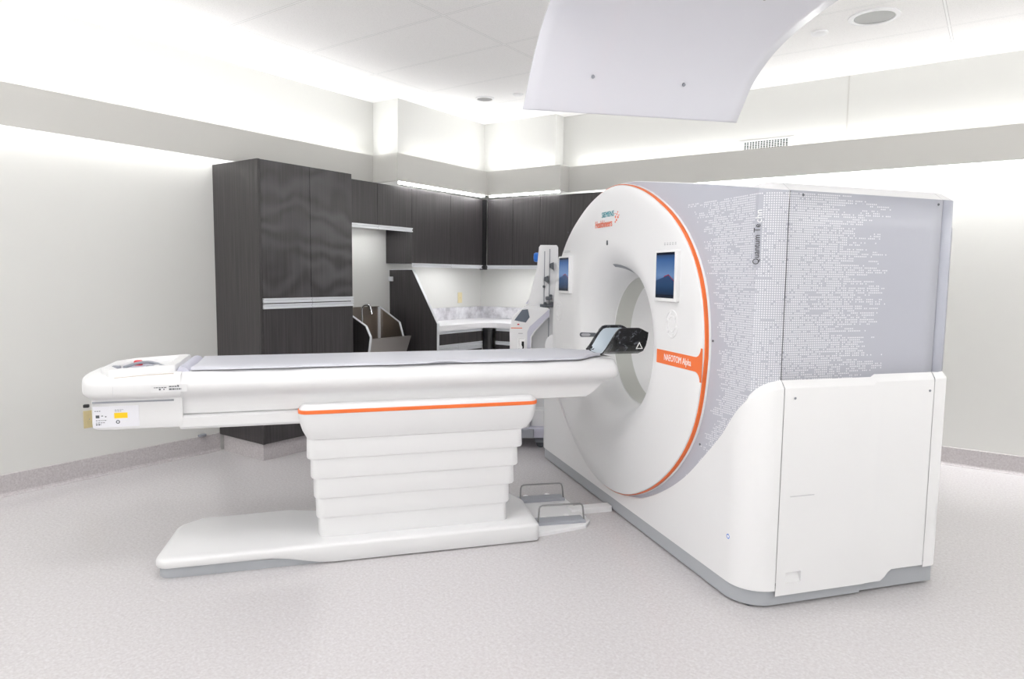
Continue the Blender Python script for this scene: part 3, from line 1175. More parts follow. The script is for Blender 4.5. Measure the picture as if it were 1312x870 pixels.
L = [[], [], [], [], []]
for i, (a, y, nx, ny, u) in enumerate(PLAN):
    w = side_w(nx, ny)
    off = 0.010 + 0.020 * w
    zt = swoosh_at(i)
    hb = 0.012 + 0.026 * w
    L[0].append((a + nx * off, y + ny * off, 0.086))
    L[1].append((a + nx * off, y + ny * off, max(zt - hb, 0.09)))
    L[2].append((a + nx * off * 0.92, y + ny * off * 0.92, max(zt - hb + 0.006, 0.095)))
    sa = shroud_a(a, y, zt)
    L[3].append((sa + nx * 0.003, y + ny * 0.003, zt))
    L[4].append((sa - nx * 0.004, y - ny * 0.004, zt - 0.002))
loft(bm, L, (False, False), closed=False)
o = part('lower_front_cover', bm, WHITE, g, 28, label='white lower front cover with a sweeping upper edge')

# --- lower side panels, with step, grip recess; rear covers
for side in (0, 1):
    sy = YS0 if side == 0 else YS1
    s = -1 if side == 0 else 1
    A0 = AF + RC + 0.003
    As = [A0, A0 + 0.045, A0 + 0.05, 2.10, 2.185, 2.3, 2.45, 2.545, 2.565, 2.60, 2.63, 2.655, 2.68, 2.70, 2.72, 2.80, 2.912]
    Zs = [0, 0.108, 0.165, 0.6]
    bm = B()
    rows = []
    for a in As:
        st = sstep(2.545, 2.565, a)
        off = 0.030 - 0.004 * st
        zt = 1.066 + 0.013 * st
        zb = 0.060 + 0.052 * sstep(2.655, 2.72, a)
        zs = [zb, 0.118, 0.168, 0.6, zt - 0.038, zt - 0.032]
        col = [(a, sy + s * off, z) for z in zs[:-1]]
        col.append((a, sy + s * off * 0.92, zs[-1]))
        col.append((a, sy + s * 0.003, zt))
        rows.append(col)
    V = [[bm.verts.new(p) for p in c] for c in rows]
    for i in range(len(As) - 1):
        for k in range(len(V[0]) - 1):
            if As[i] >= 2.10 - 1e-6 and As[i + 1] <= 2.185 + 1e-6 and k == 1:
                # grip recess
                q = [V[i][k], V[i + 1][k], V[i + 1][k + 1], V[i][k + 1]]
                ins = [bm.verts.new(v.co + Vector((0, -s * (0.004 if j < 2 else 0.026), 0))) for j, v in enumerate(q)]
                for j in range(4):
                    bm.faces.new((q[j], q[(j + 1) % 4], ins[(j + 1) % 4], ins[j]))
                bm.faces.new(ins)
                continue
            bm.faces.new((V[i][k], V[i + 1][k], V[i + 1][k + 1], V[i][k + 1]))
    o = part('lower_side_panel', bm, WHITE, g, 25, label='white lower side panel')
    bm = B()
    cols = []
    for (aa, yy, nx, ny) in [(2.915, sy, 0, s)] + [(AR - RB + RB * cos(s * (pi / 2 - pi / 2 * k / 6)), sy - s * RB + RB * sin(s * (pi / 2 - pi / 2 * k / 6)), cos(pi / 2 - pi / 2 * k / 6), s * sin(pi / 2 - pi / 2 * k / 6)) for k in range(1, 7)] + [(AR, sy - s * 0.3, 1, 0)]:
        cols.append([(aa + nx * 0.026, yy + ny * 0.026, 0.10), (aa + nx * 0.026, yy + ny * 0.026, 1.043), (aa + nx * 0.024, yy + ny * 0.024, 1.05), (aa + nx * 0.003, yy + ny * 0.003, 1.079)])
    loft(bm, cols, (False, False), closed=False)
    o = part('lower_rear_cover', bm, WHITE, g, 30)
    # panel screws
    for aa, zz, ny in ((2.115, 1.893, 0.0025), (2.885, 1.882, 0.0025), (2.105, 0.985, 0.029), (2.885, 0.99, 0.0265)):
        bm = disc_solid(B(), (aa, sy + s * ny, zz), (0, s, 0), [(-0.004, 0.006), (0.003, 0.006), (0.003, 0.001)], 10)
        part('panel_screw', bm, GREY_DARK if zz > 1.2 else GREY_MID, g)
    # faint moulded grip above the recess
    bm = B()
    add_box(bm, 2.105, 2.235, sy + s * 0.0315 - 0.0015, sy + s * 0.0315 + 0.0015, 0.527, 0.531)
    part('grip_line', bm, SEAM, g)

# --- chassis behind the covers
bm = B()
add_box(bm, AF + 0.12, AR - 0.03, YS0 + 0.05, 3.30, 0.10, 1.88)
add_box(bm, AF + 0.32, AR - 0.03, 4.72, YS1 - 0.05, 0.10, 1.88)
add_box(bm, AF + RC + 0.03, AR - 0.06, YS0 + 0.014, YS0 + 0.06, 0.10, 1.88)
add_box(bm, AL + 0.03, AR - 0.06, YS1 - 0.06, YS1 - 0.014, 0.10, 1.88)
add_box(bm, AF + 0.06, AR - 0.03, 3.30, 4.72, 0.10, 0.40)
add_box(bm, AF + 0.06, AR - 0.03, 3.30, 4.72, 1.84, 1.95)
part('chassis', bm, SEAM, g)
# rear wall with round opening
bm = B()
n = 72
Lo, Li = [], []
for k in range(n):
    th = 2 * pi * k / n
    c, s_ = cos(th), sin(th)
    tmax = min(((YS1 - 0.02 - YC) / abs(c)) if abs(c) > 1e-6 else 9, ((1.90 - 1.115) / s_) if s_ > 1e-6 else 9, ((1.115 - 0.10) / -s_) if s_ < -1e-6 else 9)
    Lo.append((AR - 0.01, YC + c * tmax, 1.115 + s_ * tmax))
    Li.append((AR - 0.01, YC + c * 0.70, 1.115 + s_ * 0.70))
loft(bm, [Lo, Li], (False, False))
part('rear_cover', bm, WHITE, g)

# --- plinth
def plinth(a_list, name, m, z0, z1):
    bm = B()
    outer = [[(a + nx * 0.0, y + ny * 0.0, z) for a, y, nx, ny in a_list] for z in (z0, z1)]
    inner = [[(a - nx * 0.03, y - ny * 0.03, z) for a, y, nx, ny in a_list] for z in (z1, z0)]
    loft(bm, outer + inner + [outer[0]], (False, False), closed=False)
    return part(name, bm, m, g, 40)


pl = [(2.545, YS0 - 0.012, 0, -1)] + [(a + nx * 0.006, y + ny * (0.006 + 0.006 * abs(ny)), nx, ny) for a, y, nx, ny, u in PLAN] + [(2.545, YS1 + 0.012, 0, 1)]
plinth(pl, 'plinth', GREY_PLINTH, 0.010, 0.0865)
for sy, s in ((YS0, -1), (YS1, 1)):
    bm = box(2.55, 3.0, min(sy + s * 0.0, sy - s * 0.03), max(sy + s * 0.0, sy - s * 0.03), 0.012, 0.115)
    part('rear_plinth', bm, GREY_PLINTH, g)
bm = B()
add_box(bm, AF + 0.05, AR - 0.05, YS0 + 0.03, YS1 - 0.03, 0.0, 0.10)
part('base_frame', bm, GREY_DARK, g)

# --- front disc with flared bore
NTH = 120
TH = [2 * pi * k / NTH for k in range(NTH)]
AD = 1.86


def ring_out(k, a):
    return [(a, YC + k * rdisc(t) * cos(t), ZD + k * rdisc(t) * sin(t)) for t in TH]


def ring_out_in(ins, a):
    return [(a, YC + (rdisc(t) - ins) * cos(t), ZD + (rdisc(t) - ins) * sin(t)) for t in TH]


def ring_circ(r, a, zc=1.115):
    return [(a, YC + r * cos(t), zc + r * sin(t)) for t in TH]


def mixring(A_, B_, t):
    return [tuple(Vector(p).lerp(Vector(q), t)) for p, q in zip(A_, B_)]


bm = B()
inner0 = ring_circ(0.635, AD)
face = ring_out_in(0.010, AD)
loops = [ring_out_in(0.0, AD + 0.010), ring_out_in(0.003, AD + 0.003), face]
for t in (0.25, 0.5, 0.75):
    loops.append(mixring(face, inner0, t))
for k in range(0, 15):
    t = (pi / 2) * k / 14
    loops.append(ring_circ(0.419 + 0.216 * (1 - sin(t)), AD + 0.222 * (1 - cos(t)), 1.115 - 0.004 * k / 14))
loops.append(ring_circ(0.4145, 2.087, 1.111))
loft(bm, loops, (False, False))
o = part('front_disc', bm, WHITE, g, 35, label='white front disc with the flared bore opening')
bm = B()
loft(bm, [ring_out_in(-0.001, AD + 0.008), ring_out_in(-0.005, AD + 0.012), ring_out_in(-0.005, AD + 0.030), ring_out_in(0.004, AD + 0.032)], (False, False))
part('orange_rim', bm, ORANGE, g, 40, label='orange rim around the front disc')
bm = B()
loft(bm, [ring_out_in(-0.006, AD + 0.029), ring_out_in(-0.009, AD + 0.033), ring_out_in(-0.009, AD + 0.044), ring_out_in(0.02, AD + 0.046)], (False, False))
part('rim_trim', bm, WHITE, g, 40)
bm = B()
loft(bm, [ring_circ(0.4145, 2.087, 1.111), ring_circ(0.402, 2.205, 1.110)], (False, False))
part('bore_ring', bm, GREY_RING, g, 60, label='warm grey ring inside the bore')
bm = B()
loops = []
for k in range(0, 13):
    t = k / 12
    loops.append(ring_circ(0.402 + 0.30 * t ** 2.2, 2.205 + (AR - 2.215) * t, 1.110 + 0.005 * t))
loft(bm, loops, (False, False))
part('rear_bore_liner', bm, WHITE, g, 60)


# funnel surface helper: position and normal at (angle, param 0..1 from face to bore)
def funnel(th, t):
    q = t * pi / 2
    r = 0.419 + 0.216 * (1 - sin(q))
    return Vector((AD + 0.222 * (1 - cos(q)), YC + r * cos(th), 1.115 - 0.004 * t + r * sin(th)))


def funnel_n(th, t):
    e = 1e-3
    du = funnel(th + e, t) - funnel(th - e, t)
    dv = funnel(th, t + e) - funnel(th, t - e)
    nn = du.cross(dv).normalized()
    if nn.x > 0:
        nn = -nn
    return nn


def funnel_patch(bm, th0, th1, fa, fb, off, n=14):
    """strip between params fa(s), fb(s) along the angle"""
    V = []
    for k in range(n + 1):
        s = k / n
        th = th0 + (th1 - th0) * s
        V.append([bm.verts.new(funnel(th, q(s)) + funnel_n(th, q(s)) * off) for q in (fa, fb)])
    for a, b in zip(V[:-1], V[1:]):
        bm.faces.new((a[0], b[0], b[1], a[1]))
    return bm


bm = funnel_patch(B(), radians(80), radians(105), lambda s: 0.43 + 0.12 * s, lambda s: 0.50 + 0.18 * s, 0.0015)
part('laser_slot', bm, GREY_MID, g, label='dark laser slot at the top of the bore')
# oblong display window on the far side of the funnel
def win_patch(s0, s1, h, off):
    bm = B()
    V = []
    n = 16
    for k in range(n + 1):
        q = (1 - cos(pi * k / n)) / 2
        s_ = s0 + (s1 - s0) * q
        e = min(q, 1 - q) * (s1 - s0) / 0.14
        hh_ = h * sqrt(max(0.0, 1 - max(0.0, 1 - e) ** 2))
        t = 0.26 + 0.40 * s_
        thc = radians(-0.8 + 0.8 * s_)
        row = []
        for w in (-1, -0.33, 0.33, 1):
            th = thc + w * hh_
            row.append(bm.verts.new(funnel(th, t) + funnel_n(th, t) * off))
        V.append(row)
    for r0, r1 in zip(V[:-1], V[1:]):
        for k in range(3):
            try:
                bm.faces.new((r0[k], r1[k], r1[k + 1], r0[k + 1]))
            except ValueError:
                pass
    return bm


w_ = part('status_window', win_patch(0.0, 1.0, radians(1.8), 0.002), GREY_DARK, g, label='dark oblong status window')
part('indicator', win_patch(0.12, 0.66, radians(1.1), 0.0035), PRINT_GREY, w_)

# --- orange name band on the disc face
zA = AD - 0.0018
bm = B()
band = [(3.384, 1.128), (2.992, 1.127)]
# flare up into the rim
for k in range(7):
    a = k / 6 * pi / 2
    band.append((2.992 - 0.048 * sin(a), 1.127 + 0.048 * (1 - cos(a))))
band.append((2.930, 1.175))
band.append((2.9275, 1.126))
band.append((2.930, 1.005))
for k in range(7):
    a = (1 - k / 6) * pi / 2
    band.append((2.992 - 0.048 * sin(a), 1.053 - 0.048 * (1 - cos(a))))
band.append((3.384, 1.053))
prism(bm, [(zA, y, z) for y, z in band], (0.0012, 0, 0))
nb = part('name_band', bm, ORANGE, g, label='orange band with white model lettering')
bm = text_bm('NAEOTOM Alpha', 0.272, 0.046, (zA - 0.0002, 3.300, 1.064), (0, -1, 0), (0, 0, 1), 0.001, 1.0)
part('lettering', bm, PRINT_WHITE, nb, label='white model lettering')

# --- maker's mark on the face
bm = text_bm('SIEMENS', 0.185, 0.034, (zA, 4.172, 1.906), (0, -1, 0), (0, 0, 1), 0.001)
part('maker_lettering', bm, TEAL, g, label='teal maker lettering')
bm = text_bm('Healthineers', 0.262, 0.046, (zA, 4.272, 1.843), (0, -1, 0), (0, 0, 1), 0.001)
part('maker_lettering', bm, LOGO_ORANGE, g, label='orange maker lettering')
bm = B()
for yy, zz, rr in ((3.945, 1.912, 0.006), (3.965, 1.897, 0.008), (3.93, 1.893, 0.008), (3.95, 1.877, 0.0075), (3.918, 1.905, 0.005), (3.935, 1.925, 0.005), (3.972, 1.918, 0.004), (3.968, 1.866, 0.006)):
    disc_solid(bm, (AD, yy, zz), (-1, 0, 0), [(0, rr), (0.0015, rr), (0.0015, 0.0005)], 12)
part('dot_mark', bm, LOGO_ORANGE, g)
bm = B()
slab_p = round_poly([(4.070, 1.725), (4.092, 1.725), (4.092, 1.757), (4.070, 1.757)], 0.010, 5)
prism(bm, [(AD - 0.002, y, z) for y, z in slab_p], (0.003, 0, 0))
part('camera_lens', bm, GREY_DARK, g, label='small camera eye above the bore')


# --- tablets
def tablet(y0, y1, z0, z1, lab):
    bm = B()
    loops = []
    P = rect(y0, y1, z0, z1)
    for a, ins, in ((AD + 0.001, 0.0), (AD - 0.014, 0.0), (AD - 0.019, 0.003), (AD - 0.020, 0.006)):
        loops.append([(a, y, z) for y, z in round_poly(P, 0.012, 4, ins)])
    loft(bm, loops)
    d = part('control_tablet', bm, WHITE, g, 40, label=lab)
    bm = B()
    uvl = bm.loops.layers.uv.new('UVMap')
    b0, b1, c0, c1 = y0 + 0.026, y1 - 0.026, z0 + 0.020, z1 - 0.012
    vs = [bm.verts.new((AD - 0.0207, y, z)) for y, z in ((b1, c0), (b0, c0), (b0, c1), (b1, c1))]
    uvface(bm, uvl, vs, [(0, 0), (1, 0), (1, 1), (0, 1)])
    part('screen', bm, SCREEN, d, label='lit blue screen')
    # socket print above
    bm = B()
    for k in range(5):
        yy = y0 + 0.05 + k * 0.028
        add_box(bm, AD - 0.0012, AD, yy, yy + 0.014, z1 + 0.028, z1 + 0.032)
        add_box(bm, AD - 0.0012, AD, yy, yy + 0.014, z1 + 0.037, z1 + 0.040)
    part('icon_strip', bm, PRINT_GREY, g)


tablet(3.165, 3.412, 1.392, 1.668, 'right control tablet with a lit blue screen')
tablet(4.680, 4.925, 1.396, 1.672, 'left control tablet with a lit blue screen')


def keypad(yc, zc):
    bm = B()
    for rr in (0.062, 0.036):
        loops = []
        for r_, a in ((rr + 0.0045, AD - 0.0002), (rr + 0.003, AD - 0.0025), (rr - 0.003, AD - 0.0025), (rr - 0.0045, AD - 0.0002)):
            loops.append([(a, yc + r_ * cos(2 * pi * k / 40), zc + r_ * 1.15 * sin(2 * pi * k / 40)) for k in range(40)])
        loft(bm, loops, (False, False))
    kp = part('keypad', bm, WHITE, g, 40)
    for k in range(6):
        a = 2 * pi * k / 6 + 0.3
        bm = disc_solid(B(), (AD + 0.0005, yc + 0.05 * cos(a), zc + 0.058 * sin(a)), (-1, 0, 0), [(0, 0.011), (0.003, 0.011), (0.004, 0.008), (0.004, 0.0005)], 14)
        part('key', bm, WHITE_SOFT, kp, 40)


keypad(3.235, 1.275)
keypad(4.94, 1.255)

# --- vertical chrome lettering on the corner, its dark and white reflections put into colour
th0 = radians(180 + 30)
cxa, cya = AF + RC, YS0 + RC
nrm = Vector((cos(radians(218)), sin(radians(218)), 0))     # outward normal of the corner at the lettering
org = Vector((cxa, cya, 0)) + nrm * (RC + 0.0012)
upv = Vector((0, 0, 1))
ldir = upv.cross(nrm) * -1.0
ldir = nrm.cross(upv)
# text runs upward; letters' up-direction is to the left in view
ydir = nrm.cross(upv)
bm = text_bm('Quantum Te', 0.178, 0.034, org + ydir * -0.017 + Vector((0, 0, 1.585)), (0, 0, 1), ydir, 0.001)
part('lettering', bm, REFLECT_DARK, g, label='vertical lettering with a dark reflection in its colour')
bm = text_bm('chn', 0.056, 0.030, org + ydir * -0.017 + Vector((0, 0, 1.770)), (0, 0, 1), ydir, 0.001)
part('lettering', bm, PRINT_WHITE, g, label='end of the vertical lettering with a white reflection in its colour')

# small round sticker and screws on the front
bm = disc_solid(B(), (AF - 0.0095, 2.70, 0.307), (-1, 0, 0), [(0, 0.013), (0.0018, 0.013), (0.0018, 0.0005)], 20)
st = part('round_sticker', bm, PRINT_WHITE, g)
bm = B()
loft(bm, [[(AF - 0.0118, 2.70 + r_ * cos(2 * pi * k / 20), 0.307 + r_ * sin(2 * pi * k / 20)) for k in range(20)] for r_ in (0.012, 0.0075)], (False, False))
part('ring_print', bm, MATS['blue_knob_plastic'], st)
for yy, zz in ((2.905, 1.215), (2.985, 0.68)):
    bm = disc_solid(B(), (AF, yy, zz), (-1, 0, 0), [(0, 0.006), (0.002, 0.006), (0.002, 0.0005)], 10)
    part('panel_screw', bm, GREY_DARK, g)

# ================================================================== PATIENT TABLE
YT = 3.97
tb = thing('patient_table', 'long white patient table on a stepped pedestal leading into the scanner', 'patient table', (0.5, YT, 0), YG)

# foot
foot = [(-0.75, 3.60), (1.262, 3.60), (1.30, 4.05), (1.25, 4.22), (0.05, 4.16), (-0.12, 4.225), (-0.60, 4.205), (-0.715, 4.10)]
frad = [0.07, 0.03, 0.10, 0.06, 0.2, 0.2, 0.10, 0.10]


def zfoot(a):
    return 0.006 + 0.052 * (1 - sstep(-0.22, 0.12, a))


bm = B()
loops = []
for ins, zf in ((0.02, lambda a: zfoot(a)), (0.004, lambda a: zfoot(a) + 0.001), (0.0, lambda a: zfoot(a) + 0.008), (0.0, lambda a: 0.088), (0.004, lambda a: 0.097), (0.014, lambda a: 0.104), (0.034, lambda a: 0.107)):
    # densify the outline so the lower edge can sweep
    o_ = round_poly(foot, frad, 6, ins)
    den = []
    for i in range(len(o_)):
        p, q = o_[i], o_[(i + 1) % len(o_)]
        nseg = 24 if (i == 6) else (10 if i == 34 else 3)
        for k in range(nseg):
            den.append((p[0] + (q[0] - p[0]) * k / nseg, p[1] + (q[1] - p[1]) * k / nseg))
    loops.append([(x, y, zf(x)) for x, y in den])
loft(bm, loops)
part('foot', bm, WHITE_TABLE, tb, 35)
part('foot_skirt', slab(B(), [(p[0] * 0.985, YT + (p[1] - YT) * 0.93) for p in foot], frad, 0.0, 0.06, 0.004), GREY_PLINTH, tb, 40)

# stepped column
segs = [(0.545, 0.668, -0.016, 1.176, 3.655), (0.435, 0.552, 0.003, 1.155, 3.667), (0.324, 0.442, 0.018, 1.137, 3.679), (0.212, 0.331, 0.029, 1.113, 3.690), (0.100, 0.219, 0.041, 1.102, 3.700)]
for z0, z1, a0, a1, yn in segs:
    yf = 2 * YT - 0.01 - yn
    loops = []
    P = rect(a0, a1, yn, yf)
    bm = B()
    for ins, z in ((0.012, z0), (0.004, z0 + 0.003), (0.0, z0 + 0.011), (0.004, z1)):
        loops.append([(x, y, z) for x, y in round_poly(P, 0.045, 6, ins)])
    loft(bm, loops)
    part('column_section', bm, WHITE_SOFT, tb, 35)
# collar
bm = B()
loops = []
for z, a0, a1, yn in ((0.652, 0.0, 1.185, 3.655), (0.656, -0.012, 1.200, 3.648), (0.672, -0.020, 1.212, 3.643), (0.70, -0.034, 1.232, 3.638), (0.74, -0.046, 1.247, 3.634), (0.795, -0.052, 1.254, 3.632)):
    loops.append([(x, y, z) for x, y in round_poly(rect(a0, a1, yn, 2 * YT - yn), 0.05, 6)])
loft(bm, loops)
col = part('collar', bm, WHITE_TABLE, tb, 40)
bm = B()
loft(bm, [[(x, y, z) for x, y in round_poly(rect(-0.053, 1.255, 3.631, 2 * YT - 3.631), 0.05, 6, i)] for z, i in ((0.795, 0.0), (0.797, -0.002), (0.813, -0.002), (0.815, 0.0))])
part('orange_stripe', bm, ORANGE, col, 40, label='orange stripe around the collar')
bm = B()
loft(bm, [[(x, y, z) for x, y in round_poly(rect(-0.05, 1.252, 3.634, 2 * YT - 3.634), 0.05, 6, i)] for z, i in ((0.815, 0.0), (0.825, 0.004), (0.84, 0.022))])
part('collar_lip', bm, WHITE_TABLE, col, 40)

# main frame
HALF = [(0.0, 1.0265), (0.10, 1.0265), (0.20, 1.0268), (0.232, 1.027), (0.25, 1.025), (0.272, 1.012), (0.300, 0.990), (0.312, 0.976), (0.316, 0.960), (0.315, 0.942), (0.306, 0.926),
        (0.292, 0.914), (0.270, 0.900), (0.258, 0.885), (0.254, 0.862), (0.256, 0.838), (0.258, 0.815), (0.252, 0.809), (0.0, 0.808)]


def section(half, a, zmin=None, kx=1.0):
    L_ = []
    for h, z in half:
        L_.append((a, YT - h * kx, z))
    for h, z in half[::-1]:
        if h > 1e-6:
            L_.append((a, YT + h * kx, z))
    if zmin is not None:
        L_ = [(x, y, max(z, zmin)) for x, y, z in L_]
    return L_


bm = B()
loops = [section(HALF, -0.62), section(HALF, 0.2), section(HALF, 1.0), section(HALF, 1.575)]
for a, zm in ((1.60, 0.826), (1.65, 0.862), (1.70, 0.90), (1.735, 0.925)):
    loops.append(section(HALF, a, zm))
for k in range(1, 6):
    t = k / 5
    kx = 1 - 0.16 * (1 - cos(t * pi / 2))
    loops.append(section(HALF, 1.735 + 0.04 * sin(t * pi / 2), 0.925 + 0.03 * t, kx))
loft(bm, loops)
part('table_frame', bm, WHITE_TABLE, tb, 40)
# lower channel running left of the pedestal
bm = B()
CH = [(0.0, 0.808), (0.262, 0.806), (0.274, 0.796), (0.274, 0.748), (0.262, 0.735), (0.22, 0.730), (0.0, 0.730)]
loft(bm, [section(CH, -0.62), section(CH, 0.10)])
part('lower_channel', bm, WHITE_TABLE, tb, 40)
bm = B()
for s in (-1, 1):
    add_box(bm, -0.64, -0.05, YT + s * 0.255 - 0.004, YT + s * 0.255 + 0.004, 0.798, 0.801)
part('channel_gap', bm, SEAM, tb)

# end console
CON = [(0.0, 1.012), (0.12, 1.012), (0.22, 1.008), (0.270, 1.003), (0.298, 0.996), (0.313, 0.984), (0.317, 0.968), (0.317, 0.936), (0.312, 0.922), (0.298, 0.910), (0.280, 0.900),
       (0.276, 0.886), (0.276, 0.80), (0.278, 0.77), (0.272, 0.752), (0.25, 0.745), (0.0, 0.742)]


def con_section(a, t):
    """t: 0 in the body, 1 at the rounded end"""
    kx = 1.0 - 0.28 * t ** 3
    L_ = []
    for h, z in CON:
        rise = 0.022 * sstep(-1.05, -0.62, a) * (1 if z > 0.99 else 0)
        L_.append((h * kx, z + rise))
    return L_


bm = B()
loops = []
for a, t in ((-0.605, 0), (-0.63, 0), (-0.75, 0), (-0.85, 0), (-0.92, 0.15), (-0.965, 0.4), (-0.995, 0.65), (-1.015, 0.85), (-1.025, 1.0)):
    sec = con_section(a, t)
    Lp = []
    for h, z in sec:
        # the upper bumper stands out further than the box below
        ext = 0.030 * t * sstep(0.89, 0.93, z)
        Lp.append((a - ext, YT - h, z))
    for h, z in sec[::-1]:
        if h > 1e-6:
            ext = 0.030 * t * sstep(0.89, 0.93, z)
            Lp.append((a - ext, YT + h, z))
    loops.append(Lp)
loft(bm, loops)
part('end_console', bm, WHITE_TABLE, tb, 38)
# raised tray surround on the console top
bm = B()
P = [(-0.93, 3.70), (-0.63, 3.70), (-0.63, 4.23), (-0.93, 4.22), (-1.0, 4.12), (-1.0, 3.85)]
loops = []
for ins, z in ((0.0, 1.005), (0.002, 1.028), (0.010, 1.040), (0.035, 1.042), (0.05, 1.040), (0.062, 1.030), (0.066, 1.018)):
    loops.append([(x, y, z + 0.018 * sstep(-1.0, -0.65, x) * (1 if z > 1.02 else 0)) for x, y in round_poly(P, 0.03, 5, ins)])
loft(bm, loops, (True, True))
tray = part('console_tray', bm, WHITE_TABLE, tb, 35)
bm = slab(B(), [(-0.92, 3.80), (-0.70, 3.80), (-0.70, 4.14), (-0.92, 4.14)], 0.06, 1.018, 1.026, 0.003)
part('tray_liner', bm, GREY_LAV, tray, 40)
part('red_button', slab(B(), rect(-0.885, -0.845, 4.00, 4.04), 0.012, 1.02, 1.052, 0.008), RED, tray, 40, label='red button')
for aa, yy in ((-0.93, 3.86), (-0.77, 3.83)):
    part('clip', slab(B(), rect(aa - 0.02, aa + 0.02, yy - 0.012, yy + 0.012), 0.006, 1.02, 1.046, 0.006), GREY_MID, tray, 40)
part('hose', tube(B(), [(-0.90 + 0.02 * k, 3.88 + 0.16 * sin(k * 0.32), 1.034 + 0.008 * sin(k * 0.6)) for k in range(11)], 0.008, 8), GREY_MID, tray, 60)
def con_top(a):
    return 0.022 * sstep(-1.05, -0.62, a)


TAN = mat('tan_gap', rgb(196, 186, 174), 0.7)
part('panel_gap', tube(B(), [(-0.90 + 0.262 * k / 8, YT - 0.284, 0.9995 + con_top(-0.90 + 0.262 * k / 8)) for k in range(9)], 0.0028, 6), TAN, tb, 60)
part('end_gap', tube(B(), [(-0.90, YT - 0.317, 0.925), (-0.90, YT - 0.3175, 0.95), (-0.90, YT - 0.317, 0.968)], 0.0012, 6), SEAM, tb, 60)
# long slot under the bumper, label plate
bm = B()
add_box(bm, -1.0, -0.642, YT - 0.2815, YT - 0.275, 0.884, 0.892)
part('side_slot', bm, GREY_MID, tb)
yl = YT - 0.2775
zl0 = 0.765
bm = box(-1.0, -0.80, yl - 0.001, yl + 0.001, zl0, 0.868)
lab_ = part('type_label', bm, mat('label_film', rgb(226, 226, 232), 0.4), tb)
bm = B()
add_box(bm, -0.908, -0.850, yl - 0.0022, yl, 0.808, 0.835)
part('warning_patch', bm, YELLOW, lab_, label='yellow warning patch')
bm = B()
random.seed(3)
add_box(bm, -0.988, -0.972, yl - 0.002, yl, 0.812, 0.826)
for z, x0, x1, h in ((0.846, -0.992, -0.965, 0.003), (0.800, -0.988, -0.94, 0.003), (0.789, -0.988, -0.95, 0.003), (0.780, -0.988, -0.966, 0.006), (0.822, -0.964, -0.955, 0.004), (0.818, -0.948, -0.942, 0.005), (0.850, -0.905, -0.868, 0.002), (0.843, -0.905, -0.875, 0.002)):
    x = x0
    while x < x1:
        w = random.uniform(0.004, 0.010)
        add_box(bm, x, min(x + w, x1), yl - 0.002, yl, z - h / 2, z + h / 2)
        x += w + 0.003
part('fine_print', bm, GREY_DARK, lab_)
bm = B()
loft(bm, [[(-0.893 + r_ * cos(2 * pi * k / 24), yl - 0.0016, 0.790 + r_ * sin(2 * pi * k / 24)) for k in range(24)] for r_ in (0.009, 0.005)], (False, False))
part('round_symbol', bm, GREY_DARK, lab_)
bm = box(-0.735, -0.575, YT - 0.3185, YT - 0.315, 0.935, 0.972)
l2_ = part('side_label', bm, WHITE_TABLE, tb)
bm = B()
for z, x0, x1, h in ((0.958, -0.722, -0.665, 0.004), (0.949, -0.70, -0.692, 0.008), (0.962, -0.655, -0.61, 0.005), (0.949, -0.655, -0.60, 0.007), (0.966, -0.618, -0.612, 0.006), (0.949, -0.68, -0.675, 0.006)):
    x = x0
    while x < x1:
        w = random.uniform(0.005, 0.012)
        add_box(bm, x, min(x + w, x1), YT - 0.3195, YT - 0.318, z - h / 2, z + h / 2)
        x += w + 0.0025
part('fine_print', bm, GREY_DARK, l2_)
bm = box(-1.045, -1.02, YT - 0.265, YT - 0.245, 0.862, 0.878, 0.004)
part('end_port', bm, BLACK, tb)
# ridge between console and mattress
bm = B()
loft(bm, [[(a, y, z) for a, z in ((-0.635, 1.01), (-0.622, 1.046), (-0.605, 1.05), (-0.585, 1.044), (-0.57, 1.025))] for y in (YT - 0.25, YT + 0.25)])
part('end_ridge', bm, GREY_LAV, tb, 40)

# foot pedals
bm = B()
slab(bm, [(1.25, 3.66), (1.60, 3.72), (1.66, 3.80), (1.66, 4.26), (1.30, 4.26)], 0.03, 0.0, 0.022, 0.005)
pp_ = part('pedal_plate', bm, WHITE, tb, 35)
part('cable_duct', slab(B(), rect(1.60, 1.885, 3.955, 4.035), 0.01, 0.0, 0.036, 0.006), WHITE_SOFT, tb, 35)
for (a0, a1, y0) in ((1.315, 1.615, 3.775), (1.330, 1.640, 4.195)):
    bm = B()
    P = [(a0, y0, 0.028), (a1, y0 - 0.02, 0.028), (a1, y0 + 0.075, 0.028), (a0, y0 + 0.095, 0.028)]
    slab(bm, [(p[0], p[1]) for p in P], 0.006, 0.022, 0.040, 0.004)
    pd = part('foot_pedal', bm, PEDAL_GREY, tb, 40)
    bm = B()
    z1_ = 0.135
    pts = [(a0 + 0.005, y0 + 0.02, 0.03), (a0 + 0.012, y0 + 0.03, z1_ - 0.02), (a0 + 0.018, y0 + 0.032, z1_ - 0.006), (a0 + 0.034, y0 + 0.032, z1_),
           (a1 - 0.034, y0 + 0.012, z1_), (a1 - 0.018, y0 + 0.012, z1_ - 0.006), (a1 - 0.012, y0 + 0.01, z1_ - 0.02), (a1 - 0.005, y0, 0.03)]
    tube(bm, pts, 0.0055, 8)
    part('wire_guard', bm, WIRE, pd, 60)
    for kk in (0.25, 0.75):
        aa = a0 + (a1 - a0) * kk
        part('plate_button', disc_solid(B(), (aa, y0 + 0.125, 0.022), (0, 0, 1), [(0, 0.018), (0.006, 0.018), (0.009, 0.012), (0.009, 0.0005)], 16), PRINT_WHITE, pd, 40)

